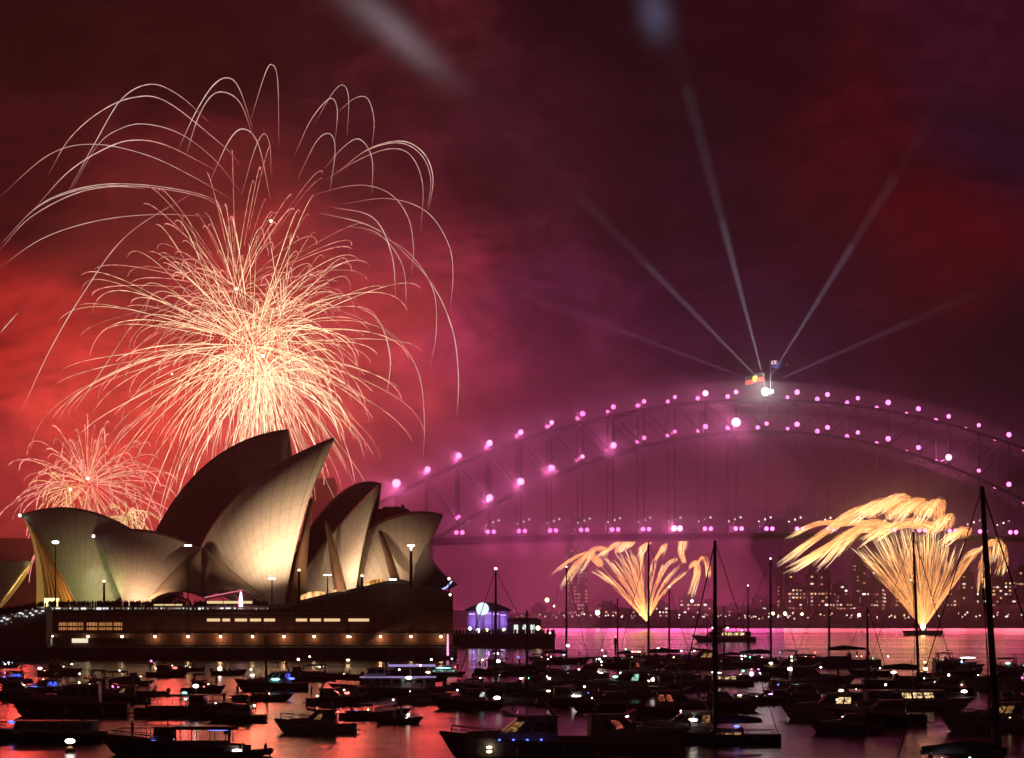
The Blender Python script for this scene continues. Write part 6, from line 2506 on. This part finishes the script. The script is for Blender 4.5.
def build_boats():
    for (kind, px, py, lpx, hd, o, lab) in BOATS:
        if lab is None:
            continue
        lpx *= (1.0 if py < 700 else .93)
        p = shore(px, py)
        sc = F / p.y
        L = lpx / sc
        ch = abs(cos(radians(hd)))
        L = 1.08 * L / max(.5, ch)
        nm, cat = NAMES[kind]
        r = empty(nm, (p.x, p.y, 0), radians(hd), lab, cat, GROUPS[kind])
        flip = -1 if 90 < abs(hd) < 270 else 1
        # lamps are listed as seen (x to the right, y towards the viewer negative): turn them with the boat
        ls = [(x * flip * L / 12.0 if kind not in ('rib',) else x * flip, y * flip * L / 12.0, z * (L / 12.0 if kind != 'yacht' else 1), s * .66, *m) for x, y, z, s, *m in o.get('ls', ())]
        lit = LITWIN[o['lit']] if o.get('lit') else None
        if kind == 'cruiser':
            cruiser(r, L, o['hm'], o.get('fly', True), lit, ls=ls, litk=o.get('litk', (1, 2)))
        elif kind == 'yacht':
            H = o['H']
            ls2 = []
            for x, y, z, s, *m in ls:
                ls2.append(((L * .08 - o.get('rk', .02) * H) if z > .8 * H else x, 0 if z > .8 * H else y, H + .12 if z > .8 * H else z, s, *m))
            yacht(r, L, H, o['hm'], ls2, lit=lit, rake=o.get('rk', .02), mw=o.get('mw', 1.0))
        elif kind == 'launch':
            launch(r, L, o['hm'], ls, o.get('house_', True), o.get('canopy', True))
        elif kind == 'runabout':
            runabout(r, L, o['hm'], ls, o.get('tower', False))
        elif kind == 'ferry':
            rm = glow('violet awning self glow', (.62, .45, 1.0), .55) if o.get('roof') else None  # violet light on the awning is put into its own emission
            ferry(r, L, o['hm'], ls, lit, o.get('two', True), rm, o.get('litk', range(7)))
        elif kind == 'rib':
            inflatable(r, L, ls)
        # a few more small lamps on each boat: cabin, deck and riding lights
        rr = random.Random(int(px * 7 + py))
        if kind != 'rib':
            extra = []
            for q in range(rr.randint(1, 4)):
                z = rr.choice((.14, .2, .27, .34)) * L * (.6 if kind in ('yacht', 'runabout') else .8)
                extra.append((rr.uniform(-.38, .3) * L, rr.uniform(-.1, .1) * L, z, rr.uniform(.05, .13) * (1 + p.y / 900), rr.choice('wwwaaargbtk'), rr.choice((0, 0, 1.5))))
            lights(r, extra)
        # company on deck
        if lab and lpx > 36 and kind in ('cruiser', 'ferry', 'launch', 'yacht') and rr.random() < .62 and p.y < 640:
            for where, fx in rr.sample((('stern', -.4), ('bow', .3), ('cockpit', -.3)), rr.randint(1, 2)):
                t = ' '.join(('person standing at the ' + where + ' of the ' + lab).split()[:16])
                c_, s2 = cos(radians(hd)), sin(radians(hd))
                hdeck = L * {'cruiser': .105, 'ferry': .07, 'launch': .07, 'yacht': .075}[kind] + .05
                yy = -L * .07
                if where == 'bow':
                    hdeck += L * .03
                q = Vector((p.x + c_ * fx * L - s2 * yy, p.y + s2 * fx * L + c_ * yy, hdeck))
                person(q, rr.uniform(0, 6), rr.choice(('stand', 'stand', 'phone', 'arms')), rr.choice(('black', 'white', 'red', 'grey')), t, 1.0, 'people aboard the boats')
    # people aboard
    for (px, py, d, rz, pose, cloth, lab) in [
            (849, 658.5, 556, 0, 'stand', 'black', 'person standing on the cream yacht beside the mast stay'), (857, 658, 556, .4, 'phone', 'black', 'person holding up a phone on the cream yacht'),
            (869, 658.5, 556, -.3, 'stand', 'black', 'person alone at the bow of the cream yacht'), (181, 707, 283, .5, 'stand', 'grey', 'person in grey at the stern of the brown launch'),
            (187, 707, 283, -.4, 'stand', 'white', 'person in white aboard the brown launch'), (195, 707, 283, 2.0, 'phone', 'white', 'person in white holding a phone aboard the brown launch'),
            (265.5, 752.5, 206, 1.2, 'sit', 'black', 'person seated at the bow of the inflatable boat with lamps'), (956, 755, 205, -.8, 'sit', 'black', 'person seated in the unlit black inflatable boat'),
            (943, 671, 500, .3, 'stand', 'black', 'person standing at the end of the black yacht under the golden fan'), (979, 684, 425, -.3, 'stand', 'red', 'person in red aboard the cruiser near the thick black mast'),
            (640, 662, 575, .2, 'stand', 'black', 'person standing on the yacht whose mast crosses the golden fan'), (560, 690, 395, .6, 'stand', 'black', 'person standing at the stern of the cruiser under the wharf corner'),
            (536, 689, 395, 0, 'arms', 'black', 'person with arms raised on the cruiser under the wharf corner')]:
        person(at(px, py, d), rz, pose, cloth, lab, 1.0, 'people aboard the boats')


build_boats()
# mooring buoys between the boats
rr = random.Random(3)
for (x, y, col, lab) in ((70, 752, 'w', 'white lit mooring buoy before the low charter boat'), (40, 673, 'w', 'white lit mooring buoy near the podium stairs'), (128, 699, 'w', 'white lit buoy astern of the black ferry'),
                         (497, 705, 'w', 'white lit buoy beside the yacht with three lamps'), (348, 664, 'a', 'amber lit buoy near the sea wall')):
    p = shore(x, y)
    o = empty('mooring_buoy', p, 0, lab, 'buoy', 'lit mooring buoys')
    g = MB()
    g.ball((0, 0, .1), .42, 10, 7)
    g.build('float', principled('buoy orange', (.4, .12, .03), .5), o, smooth=True)
    g = MB()
    g.tube([(0, 0, .4), (0, 0, .8)], .05, 5)
    g.build('stem', M_DARKSTEEL, o)
    g = MB()
    g.ball((0, 0, .95), .22, 8, 6, (2.0, 1, 1))
    g.build('lamp', LAMPS[col], o, smooth=True)
